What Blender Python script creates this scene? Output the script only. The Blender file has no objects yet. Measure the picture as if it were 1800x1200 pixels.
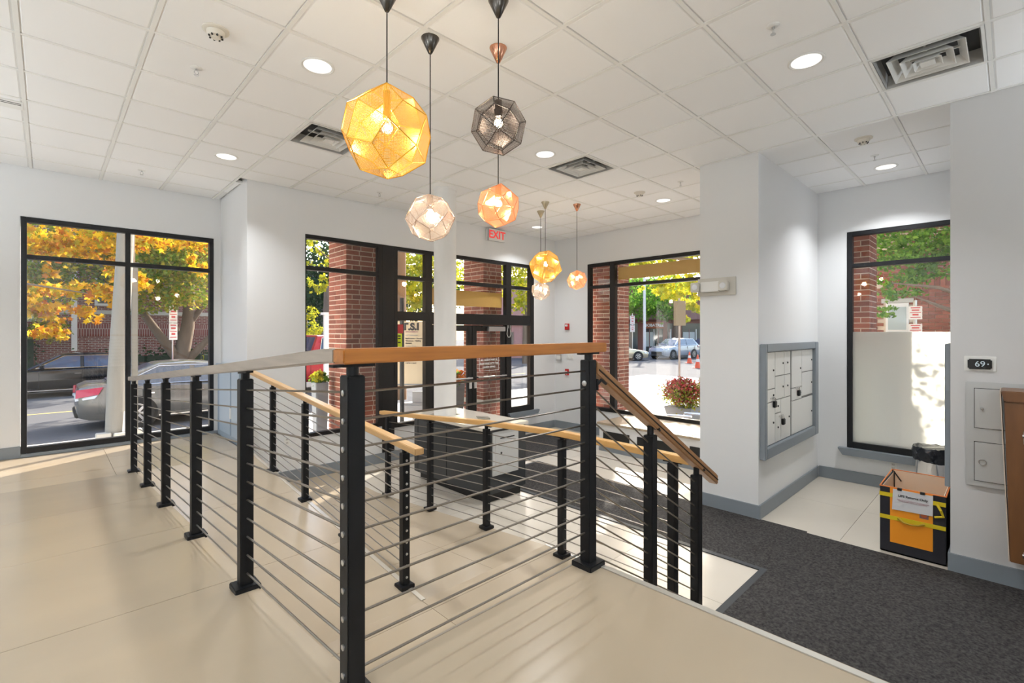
import bpy, bmesh, math, random
import numpy as np
from mathutils import Vector, Matrix, Euler
SC = bpy.context.scene
COL = SC.collection
# ------------------------------------------------------------------ camera
T_AZ = 0.8037                                    # heading, measured from +X towards +Y
cam_d = bpy.data.cameras.new('camera'); cam = bpy.data.objects.new('camera', cam_d); COL.objects.link(cam)
cam.location = (0, 0, 1.965)
cam.rotation_euler = (math.pi/2, 0, T_AZ - math.pi/2)
cam_d.sensor_width = 36; cam_d.lens = 847.7/1800*36; cam_d.shift_y = -16/1800; cam_d.clip_start = .05; cam_d.clip_end = 400
SC.camera = cam
# ------------------------------------------------------------------ sky, sun, exposure
SUN_AZ, SUN_EL = math.radians(29), math.radians(33)
world = bpy.data.worlds.new('world'); SC.world = world; world.use_nodes = True
wn = world.node_tree; bg = wn.nodes['Background']
sky = wn.nodes.new('ShaderNodeTexSky'); sky.sky_type = 'NISHITA'; sky.sun_disc = False
sky.sun_elevation = SUN_EL; sky.sun_rotation = math.pi/2 - SUN_AZ; sky.air_density = 1.2; sky.dust_density = 2.5
wn.links.new(sky.outputs[0], bg.inputs[0]); bg.inputs[1].default_value = 0.64
sl = bpy.data.lights.new('sun', 'SUN'); sl.energy = 12.0; sl.angle = math.radians(.6); sl.color = (1, .93, .82)
sun = bpy.data.objects.new('sun', sl); COL.objects.link(sun)
sd = Vector((math.cos(SUN_AZ)*math.cos(SUN_EL), math.sin(SUN_AZ)*math.cos(SUN_EL), math.sin(SUN_EL)))
sun.rotation_euler = sd.to_track_quat('Z', 'Y').to_euler(); sun.location = (20, 20, 30)
DOWN_W = 16.5                                     # one recessed downlight
FILL_W = 80.0                                  # one added fill lamp that brightens the ceiling
BULB = 22.0                                       # emission of a pendant bulb
SC.view_settings.view_transform = 'Standard'; SC.view_settings.look = 'None'
SC.view_settings.exposure = 0.12; SC.view_settings.gamma = 1; SC.view_settings.use_curve_mapping = False
SC.cycles.use_denoising = True; SC.cycles.max_bounces = 10; SC.cycles.diffuse_bounces = 6
SC.cycles.transparent_max_bounces = 24; SC.cycles.sample_clamp_indirect = 6; SC.cycles.caustics_reflective = False; SC.cycles.caustics_refractive = False
R_ = random.Random(7)
# ------------------------------------------------------------------ materials
MATS = {}
def mat(name, col, rough=.5, metal=0, var=0, vscale=(3,3,3), col2=None, bump=0, bscale=60, emit=None, estr=0, rnd=0, coat=0, spec=.5, detail=4):
    """principled material; var = how far noise mixes towards col2; rnd = per-object brightness spread"""
    if name in MATS: return MATS[name]
    m = bpy.data.materials.new(name); m.use_nodes = True; nt = m.node_tree; b = nt.nodes['Principled BSDF']
    L = nt.links.new
    b.inputs['Base Color'].default_value = (*col, 1); b.inputs['Roughness'].default_value = rough; b.inputs['Metallic'].default_value = metal
    b.inputs['Specular IOR Level'].default_value = spec
    if coat: b.inputs['Coat Weight'].default_value = coat; b.inputs['Coat Roughness'].default_value = .15
    tc = nt.nodes.new('ShaderNodeTexCoord'); src = None
    if var:
        mp = nt.nodes.new('ShaderNodeMapping'); mp.inputs['Scale'].default_value = vscale; L(tc.outputs['Object'], mp.inputs[0])
        n = nt.nodes.new('ShaderNodeTexNoise'); n.inputs['Scale'].default_value = 1; n.inputs['Detail'].default_value = detail; L(mp.outputs[0], n.inputs['Vector'])
        r = nt.nodes.new('ShaderNodeMapRange'); r.inputs[1].default_value = .3; r.inputs[2].default_value = .7; r.inputs[4].default_value = var; L(n.outputs[0], r.inputs[0])
        mx = nt.nodes.new('ShaderNodeMix'); mx.data_type = 'RGBA'; L(r.outputs[0], mx.inputs[0])
        mx.inputs[6].default_value = (*col, 1); mx.inputs[7].default_value = (*(col2 or tuple(c*.7 for c in col)), 1)
        src = mx.outputs[2]
    if rnd:
        oi = nt.nodes.new('ShaderNodeObjectInfo'); r2 = nt.nodes.new('ShaderNodeMapRange'); L(oi.outputs['Random'], r2.inputs[0]); r2.inputs[3].default_value = 1-rnd; r2.inputs[4].default_value = 1+rnd
        hs = nt.nodes.new('ShaderNodeHueSaturation'); L(r2.outputs[0], hs.inputs['Value'])
        if src: L(src, hs.inputs['Color'])
        else: hs.inputs['Color'].default_value = (*col, 1)
        src = hs.outputs[0]
    if src: L(src, b.inputs['Base Color'])
    if bump:
        n2 = nt.nodes.new('ShaderNodeTexNoise'); n2.inputs['Scale'].default_value = bscale; n2.inputs['Detail'].default_value = 3; L(tc.outputs['Object'], n2.inputs['Vector'])
        bp = nt.nodes.new('ShaderNodeBump'); bp.inputs['Strength'].default_value = bump; bp.inputs['Distance'].default_value = .01; L(n2.outputs[0], bp.inputs['Height']); L(bp.outputs[0], b.inputs['Normal'])
    if emit: b.inputs['Emission Color'].default_value = (*emit, 1); b.inputs['Emission Strength'].default_value = estr
    MATS[name] = m; return m
def glass_mat(name, tint=(1,1,1), refl=.06):
    m = bpy.data.materials.new(name); m.use_nodes = True; nt = m.node_tree; nt.nodes.clear(); L = nt.links.new
    o = nt.nodes.new('ShaderNodeOutputMaterial'); t = nt.nodes.new('ShaderNodeBsdfTransparent'); t.inputs[0].default_value = (*tint, 1)
    g = nt.nodes.new('ShaderNodeBsdfGlossy'); g.inputs['Roughness'].default_value = .02
    f = nt.nodes.new('ShaderNodeLayerWeight'); f.inputs[0].default_value = .25
    mr = nt.nodes.new('ShaderNodeMapRange'); L(f.outputs['Fresnel'], mr.inputs[0]); mr.inputs[3].default_value = refl*.5; mr.inputs[4].default_value = min(1, refl*6)
    x = nt.nodes.new('ShaderNodeMixShader'); L(mr.outputs[0], x.inputs[0]); L(t.outputs[0], x.inputs[1]); L(g.outputs[0], x.inputs[2]); L(x.outputs[0], o.inputs[0])
    MATS[name] = m; return m
def leaf_mat(name, cols, trans=.5):
    m = bpy.data.materials.new(name); m.use_nodes = True; nt = m.node_tree; nt.nodes.clear(); L = nt.links.new
    o = nt.nodes.new('ShaderNodeOutputMaterial'); ge = nt.nodes.new('ShaderNodeNewGeometry')
    cr = nt.nodes.new('ShaderNodeValToRGB'); L(ge.outputs['Random Per Island'], cr.inputs[0])
    el = cr.color_ramp.elements
    while len(el) < len(cols): el.new(.5)
    for i, c in enumerate(cols): el[i].position = i/(len(cols)-1); el[i].color = (*c, 1)
    d = nt.nodes.new('ShaderNodeBsdfDiffuse'); t = nt.nodes.new('ShaderNodeBsdfTranslucent'); L(cr.outputs[0], d.inputs[0]); L(cr.outputs[0], t.inputs[0])
    x = nt.nodes.new('ShaderNodeMixShader'); x.inputs[0].default_value = trans; L(d.outputs[0], x.inputs[1]); L(t.outputs[0], x.inputs[2]); L(x.outputs[0], o.inputs[0])
    MATS[name] = m; return m
def perforated(name, col, rough=.25, hole=.42, pitch=.0075):
    """etched sheet metal: a fine grid of real see-through holes"""
    m = bpy.data.materials.new(name); m.use_nodes = True; nt = m.node_tree; b = nt.nodes['Principled BSDF']; L = nt.links.new; o = nt.nodes['Material Output']
    b.inputs['Base Color'].default_value = (*col, 1); b.inputs['Metallic'].default_value = .85; b.inputs['Roughness'].default_value = rough
    tc = nt.nodes.new('ShaderNodeTexCoord'); sx = nt.nodes.new('ShaderNodeSeparateXYZ'); L(tc.outputs['UV'], sx.inputs[0])
    outs = []
    for i, ax in enumerate((0, 1)):
        d = nt.nodes.new('ShaderNodeMath'); d.operation = 'DIVIDE'; L(sx.outputs[ax], d.inputs[0]); d.inputs[1].default_value = pitch
        f = nt.nodes.new('ShaderNodeMath'); f.operation = 'FRACT'; L(d.outputs[0], f.inputs[0])
        c = nt.nodes.new('ShaderNodeMath'); c.operation = 'LESS_THAN'; L(f.outputs[0], c.inputs[0]); c.inputs[1].default_value = math.sqrt(hole); outs.append(c)
    mu = nt.nodes.new('ShaderNodeMath'); mu.operation = 'MULTIPLY'; L(outs[0].outputs[0], mu.inputs[0]); L(outs[1].outputs[0], mu.inputs[1])
    t = nt.nodes.new('ShaderNodeBsdfTransparent'); tl = nt.nodes.new('ShaderNodeBsdfTranslucent'); tl.inputs[0].default_value = (*col, 1)
    x0 = nt.nodes.new('ShaderNodeMixShader'); x0.inputs[0].default_value = .05; L(b.outputs[0], x0.inputs[1]); L(tl.outputs[0], x0.inputs[2])
    x = nt.nodes.new('ShaderNodeMixShader'); L(mu.outputs[0], x.inputs[0]); L(x0.outputs[0], x.inputs[1]); L(t.outputs[0], x.inputs[2]); L(x.outputs[0], o.inputs[0])
    MATS[name] = m; return m
def emis(name, col, s):
    m = bpy.data.materials.new(name); m.use_nodes = True; nt = m.node_tree; nt.nodes.clear(); o = nt.nodes.new('ShaderNodeOutputMaterial')
    e = nt.nodes.new('ShaderNodeEmission'); e.inputs[0].default_value = (*col, 1); e.inputs[1].default_value = s; nt.links.new(e.outputs[0], o.inputs[0]); MATS[name] = m; return m
M = dict(
 wall=mat('wall paint', (.77,.78,.79), .6, bump=.02, bscale=120), ceil=mat('ceiling tile', (.92,.925,.93), .9, rnd=.012, bump=.05, bscale=200), wallg=mat('darker wall', (.63,.63,.635), .6, bump=.02, bscale=120), grid=mat('ceiling grid', (.84,.84,.82), .5),  # wallg: the common wall colour made darker, for one wall only
 tile_lit=mat('lit floor tile', (.60,.55,.47), .25, var=.5, vscale=(1.2,2.2,1), col2=(.54,.49,.42), rnd=.03, spec=.55), tile=mat('floor tile', (.46,.375,.27), .25, var=.6, vscale=(1.0,2.0,1), col2=(.39,.325,.245), rnd=.03, bump=.008, bscale=40, spec=.55), grout=mat('grout', (.33,.30,.26), .9),  # ground level tile: the beige tile with brighter light painted into its colour
 base=mat('grey baseboard', (.225,.255,.285), .45), frame=mat('black aluminium', (.008,.009,.011), .42, spec=.35), bronze=mat('dark bronze', (.013,.012,.012), .42, spec=.35),
 post=mat('black powder coat', (.007,.008,.010), .45, spec=.3), cable=mat('steel cable', (.27,.245,.215), .34, .9), steel=mat('brushed steel', (.62,.62,.62), .3, 1), chrome=mat('chrome', (.8,.8,.82), .12, 1),
 oak=mat('oiled oak', (.56,.215,.045), .36, var=.7, vscale=(5,60,60), col2=(.34,.125,.028), coat=.15), oaky=mat('oiled oak lengthwise', (.52,.25,.085), .36, var=.7, vscale=(60,5,60), col2=(.33,.14,.045), coat=.15),
 oakp=mat('pale oak', (.66,.42,.20), .38, var=.6, vscale=(60,4,60), col2=(.52,.31,.13), coat=.1), oakg=mat('grey oak', (.46,.40,.34), .34, var=.7, vscale=(60,4,60), col2=(.33,.28,.235), coat=.2),  # oakg: greyer and less saturated than the front rail's oak
 mat_=mat('charcoal carpet', (.026,.025,.025), .95, var=1, vscale=(60,60,60), col2=(.085,.08,.077), bump=.5, bscale=250, spec=.1), matedge=mat('mat edging', (.03,.035,.04), .6),
 desk=mat('dark desk laminate', (.030,.034,.038), .35), white=mat('white plastic', (.80,.80,.78), .4), top=mat('white stone top', (.80,.75,.66), .12, var=.3, vscale=(2,2,2), col2=(.72,.66,.57)), grey=mat('grey metal', (.42,.43,.44), .4, .3),
 mail=mat('mailbox aluminium', (.76,.76,.745), .36, .2, rnd=.03), dark=mat('dark hole', (.01,.01,.01), .6), brick=mat('red brick', (.32,.105,.062), .85, rnd=.28, var=.5, vscale=(9,9,9), col2=(.20,.062,.045), bump=.3, bscale=70), mortar=mat('mortar', (.68,.57,.46), .95, bump=.2),
 conc=mat('pale concrete', (.62,.60,.56), .9, var=.4, vscale=(.8,.8,.8), col2=(.52,.50,.47), bump=.2, bscale=30), asph=mat('asphalt', (.105,.105,.11), .9, var=.4, vscale=(.6,.6,.6), col2=(.15,.15,.15), bump=.3, bscale=40, spec=.08), stone=mat('limestone', (.52,.49,.43), .8),
 trunk=mat('tree bark', (.20,.145,.10), .95, var=.6, vscale=(8,8,2), col2=(.12,.085,.06), bump=.6, bscale=25), poleg=mat('weathered pole', (.25,.235,.205), .9, var=.6, vscale=(10,10,1.5), col2=(.20,.185,.16), bump=.3), yellow=mat('yellow board', (.72,.44,.11), .6), red=mat('fire red', (.55,.02,.02), .35),
 tyre=mat('tyre', (.015,.015,.016), .8), rim=mat('alloy rim', (.5,.5,.52), .3, .9), cglass=mat('car glass', (.03,.06,.12), .05, spec=.9, coat=.6), taill=mat('red tail lamp', (.5,.01,.02), .15, coat=.6), clamp=mat('clear lamp', (.75,.76,.78), .1, coat=.6),  # car glass: blue of a reflected sky is tinted into the base colour
 wood=mat('varnished wood', (.19,.08,.026), .4, var=.7, vscale=(14,14,2.5), col2=(.12,.046,.015), coat=.2), black=mat('black fabric', (.012,.012,.018), .7, bump=.1, bscale=300), orange=mat('orange fabric', (.85,.30,.012), .6, bump=.05, bscale=200), strap=mat('yellow webbing', (.66,.50,.01), .6),
 lining=mat('silver lining lit peach', (.90,.66,.46), .35, .1, var=.4, vscale=(4,4,4), col2=(.70,.66,.62)), paper=mat('paper in a sleeve', (.66,.66,.68), .25), bagp=mat('black plastic bag', (.015,.018,.025), .22, bump=.8, bscale=18), signw=mat('sign white', (.78,.74,.70), .5), signr=mat('sign red', (.55,.05,.05), .5), ink=mat('black ink', (.02,.02,.022), .6), inkr=mat('faded red ink', (.45,.22,.25), .6), inkw=mat('white lettering', (.85,.85,.85), .5),  # lining: light glowing through the fabric is put into its peach colour
 cream=mat('cream banner', (.74,.62,.42), .7), planter=mat('grey planter', (.24,.255,.27), .7), vent=mat('white vent metal', (.76,.76,.74), .4), ventd=mat('duct dark', (.03,.03,.03), .6), ventg=mat('duct grey', (.55,.55,.54), .5, .2), bluep=mat('blue grey panel', (.36,.45,.54), .45), store=mat('brown red facade', (.20,.075,.055), .8), storet=mat('mauve facade band', (.24,.12,.11), .8), pink=mat('pink stucco', (.50,.27,.25), .85), shopw=mat('shop window', (.05,.06,.06), .1, spec=.8),
 cone=mat('cone orange', (.80,.10,.03), .5), lime=mat('lime notice', (.70,.85,.02), .5), screen=mat('thermostat screen', (.008,.008,.01), .15))
for k, c, r_ in (('silver car',(.17,.165,.155),.25),('black car',(.008,.009,.012),.12),('gold car',(.55,.47,.33),.25),('grey suv',(.36,.40,.46),.25),('dark suv',(.02,.024,.03),.15),('red truck',(.58,.03,.04),.35),('white truck',(.75,.77,.80),.3)): M[k] = mat(k, c, r_, .35, coat=.6)
M['glass'] = glass_mat('window glass'); M['bulbglass'] = glass_mat('clear bulb', (1,.97,.9), .08)
M['lit'] = emis('lamp glow', (1,.78,.48), BULB); M['down'] = emis('downlight glow', (1,.97,.92), 1.25); M['seg'] = emis('thermostat digits', (.7,.8,.85), .6); M['exit'] = emis('exit red glow', (1,.10,.09), .75)
def frost():
    m = bpy.data.materials.new('frosted film'); m.use_nodes = True; nt = m.node_tree; nt.nodes.clear(); L = nt.links.new; o = nt.nodes.new('ShaderNodeOutputMaterial')
    t = nt.nodes.new('ShaderNodeBsdfTranslucent'); t.inputs[0].default_value = (.97,.97,.91,1); d = nt.nodes.new('ShaderNodeBsdfDiffuse'); d.inputs[0].default_value = (.75,.76,.68,1)
    r = nt.nodes.new('ShaderNodeBsdfRefraction'); r.inputs['IOR'].default_value = 1.0; r.inputs['Roughness'].default_value = .55; r.inputs[0].default_value = (.95,.95,.9,1)
    a = nt.nodes.new('ShaderNodeMixShader'); a.inputs[0].default_value = .10; L(t.outputs[0], a.inputs[1]); L(d.outputs[0], a.inputs[2])
    b = nt.nodes.new('ShaderNodeMixShader'); b.inputs[0].default_value = .12; L(a.outputs[0], b.inputs[1]); L(r.outputs[0], b.inputs[2]); L(b.outputs[0], o.inputs[0]); return m
M['frost'] = frost()
PM = {'gold': perforated('etched brass', (.95,.58,.10)), 'black': perforated('etched black', (.07,.055,.05), .35, .5), 'copper': perforated('etched copper', (.95,.42,.20), .22, .42), 'silver': perforated('etched steel', (.70,.58,.50), .2, .5)}
FM = {'gold': mat('brass edge', (.80,.46,.07), .3, .9), 'black': mat('black edge', (.05,.042,.04), .4, .8), 'copper': mat('copper edge', (.80,.36,.18), .28, .9), 'silver': mat('steel edge', (.58,.48,.42), .25, .9)}
LF = {'maple': leaf_mat('maple leaves', [(.60,.33,.02),(.78,.52,.02),(.50,.16,.03),(.34,.36,.03),(.72,.42,.04)], .55), 'greeny': leaf_mat('turning leaves', [(.14,.24,.04),(.28,.36,.05),(.55,.42,.06),(.18,.27,.05),(.38,.22,.07)], .5), 'lime': leaf_mat('yellow green leaves', [(.38,.42,.03),(.60,.52,.03),(.20,.28,.03),(.48,.42,.04)], .5), 'green': leaf_mat('green leaves', [(.08,.20,.03),(.16,.34,.05),(.28,.46,.07),(.11,.26,.05)], .5),
 'dark': leaf_mat('dark leaves', [(.015,.045,.02),(.03,.07,.03),(.05,.09,.03)], .25), 'mum': leaf_mat('red blossoms', [(.30,.04,.045),(.40,.07,.07),(.52,.18,.14),(.08,.14,.03)], .3), 'mumy': leaf_mat('yellow blossoms', [(.72,.55,.03),(.55,.52,.05),(.35,.38,.05)], .4), 'mumo': leaf_mat('orange blossoms', [(.80,.30,.03),(.70,.20,.03)], .4)}
# ------------------------------------------------------------------ helpers
def tag(o, label=None, cat=None, group=None, kind=None):
    if label: o['label'] = label
    if cat: o['category'] = cat
    if group: o['group'] = group
    if kind: o['kind'] = kind
    return o
def empty(name, loc=(0,0,0), label=None, cat=None, group=None, kind=None, rz=0):
    o = bpy.data.objects.new(name, None); COL.objects.link(o); o.location = loc; o.rotation_euler = (0,0,rz); o.empty_display_size = .1
    return tag(o, label, cat, group, kind)
def wloc(o):
    v = Vector((0,0,0))
    while o: v += o.location; o = o.parent
    return v
class MB:
    def __init__(s): s.v = []; s.f = []
    def add(s, vs, fs): n = len(s.v); s.v += [tuple(v) for v in vs]; s.f += [tuple(i+n for i in f) for f in fs]; return s
    def box(s, x0, x1, y0, y1, z0, z1):
        if x0>x1: x0,x1=x1,x0
        if y0>y1: y0,y1=y1,y0
        if z0>z1: z0,z1=z1,z0
        return s.add([(x0,y0,z0),(x1,y0,z0),(x1,y1,z0),(x0,y1,z0),(x0,y0,z1),(x1,y0,z1),(x1,y1,z1),(x0,y1,z1)], [(0,3,2,1),(4,5,6,7),(0,1,5,4),(1,2,6,5),(2,3,7,6),(3,0,4,7)])
    def hexa(s, pts): return s.add(pts, [(0,3,2,1),(4,5,6,7),(0,1,5,4),(1,2,6,5),(2,3,7,6),(3,0,4,7)])
    def tube(s, pts, r, n=8, cap=True):
        pts = [Vector(p) for p in pts]; rs = r if isinstance(r, (list, tuple)) else [r]*len(pts); rings = []; a = None
        for i, p in enumerate(pts):
            d = (pts[min(i+1, len(pts)-1)] - pts[max(i-1, 0)]).normalized()
            if a is None: a = d.orthogonal().normalized()
            else: a = (a - d*a.dot(d)).normalized()
            b = d.cross(a); rings.append([p + (a*math.cos(2*math.pi*k/n) + b*math.sin(2*math.pi*k/n))*rs[i] for k in range(n)])
        fs = [(i*n+k, i*n+(k+1)%n, (i+1)*n+(k+1)%n, (i+1)*n+k) for i in range(len(pts)-1) for k in range(n)]
        if cap: fs += [tuple(range(n))[::-1], tuple((len(pts)-1)*n+k for k in range(n))]
        return s.add([v for r_ in rings for v in r_], fs)
    def lathe(s, prof, c, n=24, M_=None):
        """prof = [(radius, height)] about an axis through c (up, or the z of matrix M_)"""
        c = Vector(c); vs = []
        for r, z in prof:
            for k in range(n):
                p = Vector((r*math.cos(2*math.pi*k/n), r*math.sin(2*math.pi*k/n), z)); vs.append(c + (M_ @ p if M_ else p))
        fs = [(i*n+k, i*n+(k+1)%n, (i+1)*n+(k+1)%n, (i+1)*n+k) for i in range(len(prof)-1) for k in range(n)]
        return s.add(vs, fs + [tuple(range(n))[::-1], tuple((len(prof)-1)*n+k for k in range(n))])
    def prism(s, poly, ax, a0, a1):
        """poly of 2-D points in the plane across axis ax, from a0 to a1"""
        def P(p, a): return (a, p[0], p[1]) if ax == 'x' else (p[0], a, p[1]) if ax == 'y' else (p[0], p[1], a)
        n = len(poly); return s.add([P(p, a0) for p in poly] + [P(p, a1) for p in poly], [tuple(range(n)), tuple(range(2*n-1, n-1, -1))] + [(i, i+n, (i+1)%n+n, (i+1)%n) for i in range(n)])
    def beam(s, p0, p1, w, h, up=(0,0,1)):
        p0, p1 = Vector(p0), Vector(p1); d = (p1-p0).normalized(); sx = d.cross(Vector(up)).normalized()*w/2; u = Vector(up)*h/2
        return s.hexa([p0-sx-u, p0+sx-u, p1+sx-u, p1-sx-u, p0-sx+u, p0+sx+u, p1+sx+u, p1-sx+u])
    def build(s, name, m, parent=None, smooth=False, bevel=0, label=None, cat=None, group=None, kind=None, seg=2):
        me = bpy.data.meshes.new(name); off = wloc(parent) if parent else Vector((0,0,0))
        me.from_pydata([tuple(Vector(v)-off) for v in s.v], [], s.f)
        bm = bmesh.new(); bm.from_mesh(me); bmesh.ops.recalc_face_normals(bm, faces=bm.faces)
        if bevel:
            es = [e for e in bm.edges if len(e.link_faces) == 2 and e.calc_face_angle(0) > .5]
            bmesh.ops.bevel(bm, geom=es, offset=bevel, segments=seg, affect='EDGES', clamp_overlap=True)
        bm.to_mesh(me); bm.free()
        if smooth:
            me.polygons.foreach_set('use_smooth', [True]*len(me.polygons)); me.set_sharp_from_angle(angle=.7)
        me.materials.append(M[m] if isinstance(m, str) else m)
        o = bpy.data.objects.new(name, me); COL.objects.link(o)
        if parent: o.parent = parent
        return tag(o, label, cat, group, kind)
def box(name, m, b, parent=None, bevel=0, **k): return MB().box(*b).build(name, m, parent, bevel=bevel, **k)
def kids(o): return [c for c in COL.objects if c.parent == o]
def copy_tree(o, parent=None):
    c = o.copy(); COL.objects.link(c); c.parent = parent
    for ch in list(o.children): copy_tree(ch, c)
    return c
AX = {'-y': Matrix(((1,0,0),(0,0,-1),(0,1,0))), '-x': Matrix(((0,0,-1),(-1,0,0),(0,1,0))), '+y': Matrix(((-1,0,0),(0,0,1),(0,1,0)))}
TEXTS = []
def text(name, body, m, loc, size, face, parent=None, align='CENTER', bold=0, **k):
    c = bpy.data.curves.new(name, 'FONT'); c.body = body; c.size = size; c.align_x = align; c.align_y = 'CENTER'; c.extrude = .0008; c.offset = bold
    o = bpy.data.objects.new(name, c); COL.objects.link(o); c.materials.append(M[m] if isinstance(m, str) else m)
    R = face if isinstance(face, Matrix) else AX[face]; o.matrix_world = Matrix.Translation(Vector(loc) - (wloc(parent) if parent else Vector())) @ R.to_4x4()
    if parent: o.parent = parent
    TEXTS.append(o); return tag(o, **k)
# ================================================================== ROOM SHELL
CZ, UP, L1, L2 = 3.861, .943, .535, .235           # ceiling, upper platform, middle landing, lower landing
YL, YD, XR = 7.862, 6.60, 7.60                      # left window wall, entrance wall, right window wall
EX, EY = 1.755, 1.34                                # edges of the upper platform
def ramp1(y): return UP - (y-EY)*(UP-L1)/(6.24-EY)
def ramp2(y): return L1 - (6.24-y)*(L1-L2)/(6.24-2.64)
def ramp3(y): return max(0, L2*(1 - (y-2.64)/(5.40-2.64)))
ST = 'structure'
# ---- floors: a slab with each tile laid on it
def floor_area(label, xs, ys, zf, thick, zbot=None, tilem='tile', skip=None):
    x0, x1, y0, y1 = xs[0], xs[-1], ys[0], ys[-1]; zb = zbot if zbot is not None else -.3; t = .012
    root = MB().hexa([(x0,y0,zb),(x1,y0,zb),(x1,y1,zb),(x0,y1,zb),(x0,y0,zf(y0)-t),(x1,y0,zf(y0)-t),(x1,y1,zf(y1)-t),(x0,y1,zf(y1)-t)]).build('floor', 'grout', label=label, cat='floor', kind=ST)
    g = .0015
    for i in range(len(xs)-1):
        for j in range(len(ys)-1):
            if skip and skip(xs[i], ys[j]): continue
            a, b, c, d = xs[i]+g, xs[i+1]-g, ys[j]+g, ys[j+1]-g
            if i == 0: a -= g
            if i == len(xs)-2: b += g
            if j == 0: c -= g
            if j == len(ys)-2: d += g
            MB().hexa([(a,c,zf(c)-t),(b,c,zf(c)-t),(b,d,zf(d)-t),(a,d,zf(d)-t),(a,c,zf(c)),(b,c,zf(c)),(b,d,zf(d)),(a,d,zf(d))]).build('floor_tile', tilem, root)
    return root
floor_area('upper platform floor of large beige tiles in front of the camera', [-3,-1.8,-.62,.575,EX], [-3,-2.26,-1.06,.14,EY], lambda y: UP, 0)
floor_area('beige tiled ramp running down to the tall left window', [-3,-1.8,-.62,.655], [EY,2.44,3.59,4.74,6.24], ramp1, 0)
floor_area('pale tiled landing in front of the tall left window', [-3,-1.8,-.65,.5,1.72], [6.24,6.6,7.2,YL], lambda y: L1, 0)
floor_area('narrow beige ramp between the two cable railings', [.665,1.76], [2.64,3.67,4.86,6.24], ramp2, 0)
floor_area('lower landing floor of beige tiles behind the front railing', [.665,1.74,2.92], [EY+.01,2.52,2.64], lambda y: L2, 0)
floor_area('lowest beige ramp leading down beside the dark desk', [1.77,2.35,2.92], [2.64,3.3,4.5,5.40], ramp3, 0)
floor_area('ground level floor of beige tiles at the entrance', [1.77,2.92], [5.40,6.0,YD], lambda y: 0, 0)
floor_area('ground level beige tile floor around the dark desk', [2.92,3.52,4.23,4.83,5.40], [-3,-2.4,-1.2,0,.6,1.2,1.45,2.4,3.0,3.6,4.2,4.8,5.4,6.0,YD], lambda y: 0, 0, tilem='tile_lit')
floor_area('ground level pale tile floor of mailbox alcove and window bench', [5.40,6.45,XR], [-3,-1.2,-.02,1.13,1.85,2.48,3.6,4.8,6.0,YD], lambda y: 0, 0, tilem='tile_lit')
# flight of steps going down from the platform to the ground floor (hidden below its edge)
stp = empty('staircase', (EX,0,0), 'short flight of beige steps beside sloping oak handrail', 'stairs', kind=ST)
for k in range(1, 6): box('step', 'tile', (EX+.275*(k-1), EX+.275*k, -3, 1.285, -.3 if k>4 else 0, UP-.157*k), stp)
box('trim_1', mat('aluminium nosing', (.55,.53,.48), .4, .5), (EX-.022, EX+.006, -3, EY, UP-.03, UP+.004), label='thin metal nosing strip along the platform edge', cat='edge trim', kind=ST)
box('trim_4', mat('tan tile edge', (.30,.26,.21), .5), (.655,EX-.03,EY-.001,EY+.009,UP-.10,UP+.001), label='tan edge strip under the front railing', cat='edge trim', kind=ST)
box('trim_2', 'white', (2.92, 2.935, EY, 2.64, -.01, L2+.004), label='white edge strip along the lower landing', cat='edge trim', kind=ST)
MB().hexa([(1.735,2.64,L2-.05),(1.765,2.64,L2-.05),(1.765,6.24,-.0),(1.735,6.24,0),(1.735,2.64,L2+.006),(1.765,2.64,L2+.006),(1.765,6.24,L1+.006),(1.735,6.24,L1+.006)]).build('trim_3', 'tile_lit', label='pale curb wall between middle ramp and lowest ramp', cat='edge trim', kind=ST)
# ---- walls
def wall(name, label, boxes, m='wall'):
    mb = MB()
    for b in boxes: mb.box(*b)
    return mb.build(name, m, label=label, cat='wall', kind=ST)
W2 = .20
wall('wall_left', 'pale grey wall around the tall left window', [(-3.2,-.222,YL,YL+W2,-.3,4.0), (1.702,1.99,YL,YL+W2,-.3,4.0), (-.222,1.702,YL,YL+W2,3.295,4.0), (-.222,1.702,YL,YL+W2,-.3,.572)])
wall('wall_jog', 'short white return wall between left window and entrance', [(1.79,1.985,YD+.16,YL,-.3,4.0)])
wall('wall_entrance', 'white wall around entrance doors and their windows', [(1.79,2.50,YD,YD+.16,-.3,4.0),(2.50,6.955,YD,YD+.16,3.292,4.0),(6.955,7.76,YD,YD+.16,-.3,4.0),(2.50,3.64,YD,YD+.16,-.3,.548),(3.64,4.47,YD+.02,YD+.16,-.3,.5),(6.30,6.955,YD,YD+.16,-.3,.43)])
wall('wall_right', 'white wall around the right window with bench ledge', [(XR,XR+.16,5.76,YD,-.3,4.0),(XR,XR+.16,2.48,5.76,3.292,4.0),(XR,XR+.16,2.48,5.76,-.3,.47)])
wall('wall_column', 'white square column with emergency light and mailboxes', [(5.38,XR+.16,1.85,2.48,-.3,4.0)])
wall('wall_alcove', 'white alcove wall around half frosted window', [(XR,XR+.16,1.515,1.85,-.3,4.0),(XR,XR+.16,-.2,1.515,3.285,4.0),(XR,XR+.16,-.2,1.515,-.3,.455),(XR,XR+.16,-3,-.2,-.3,4.0)])
wall('wall_pillar', 'grey wall carrying thermostat and parcel lockers', [(5.37,XR,-3,.355,-.3,4.0)], 'wallg')
wall('wall_back', 'plain white walls behind the camera', [(-3.2,-3.0,-3,YL,-.3,4.0),(-3.2,XR+.16,-3.2,-3,-.3,4.0)])
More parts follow.
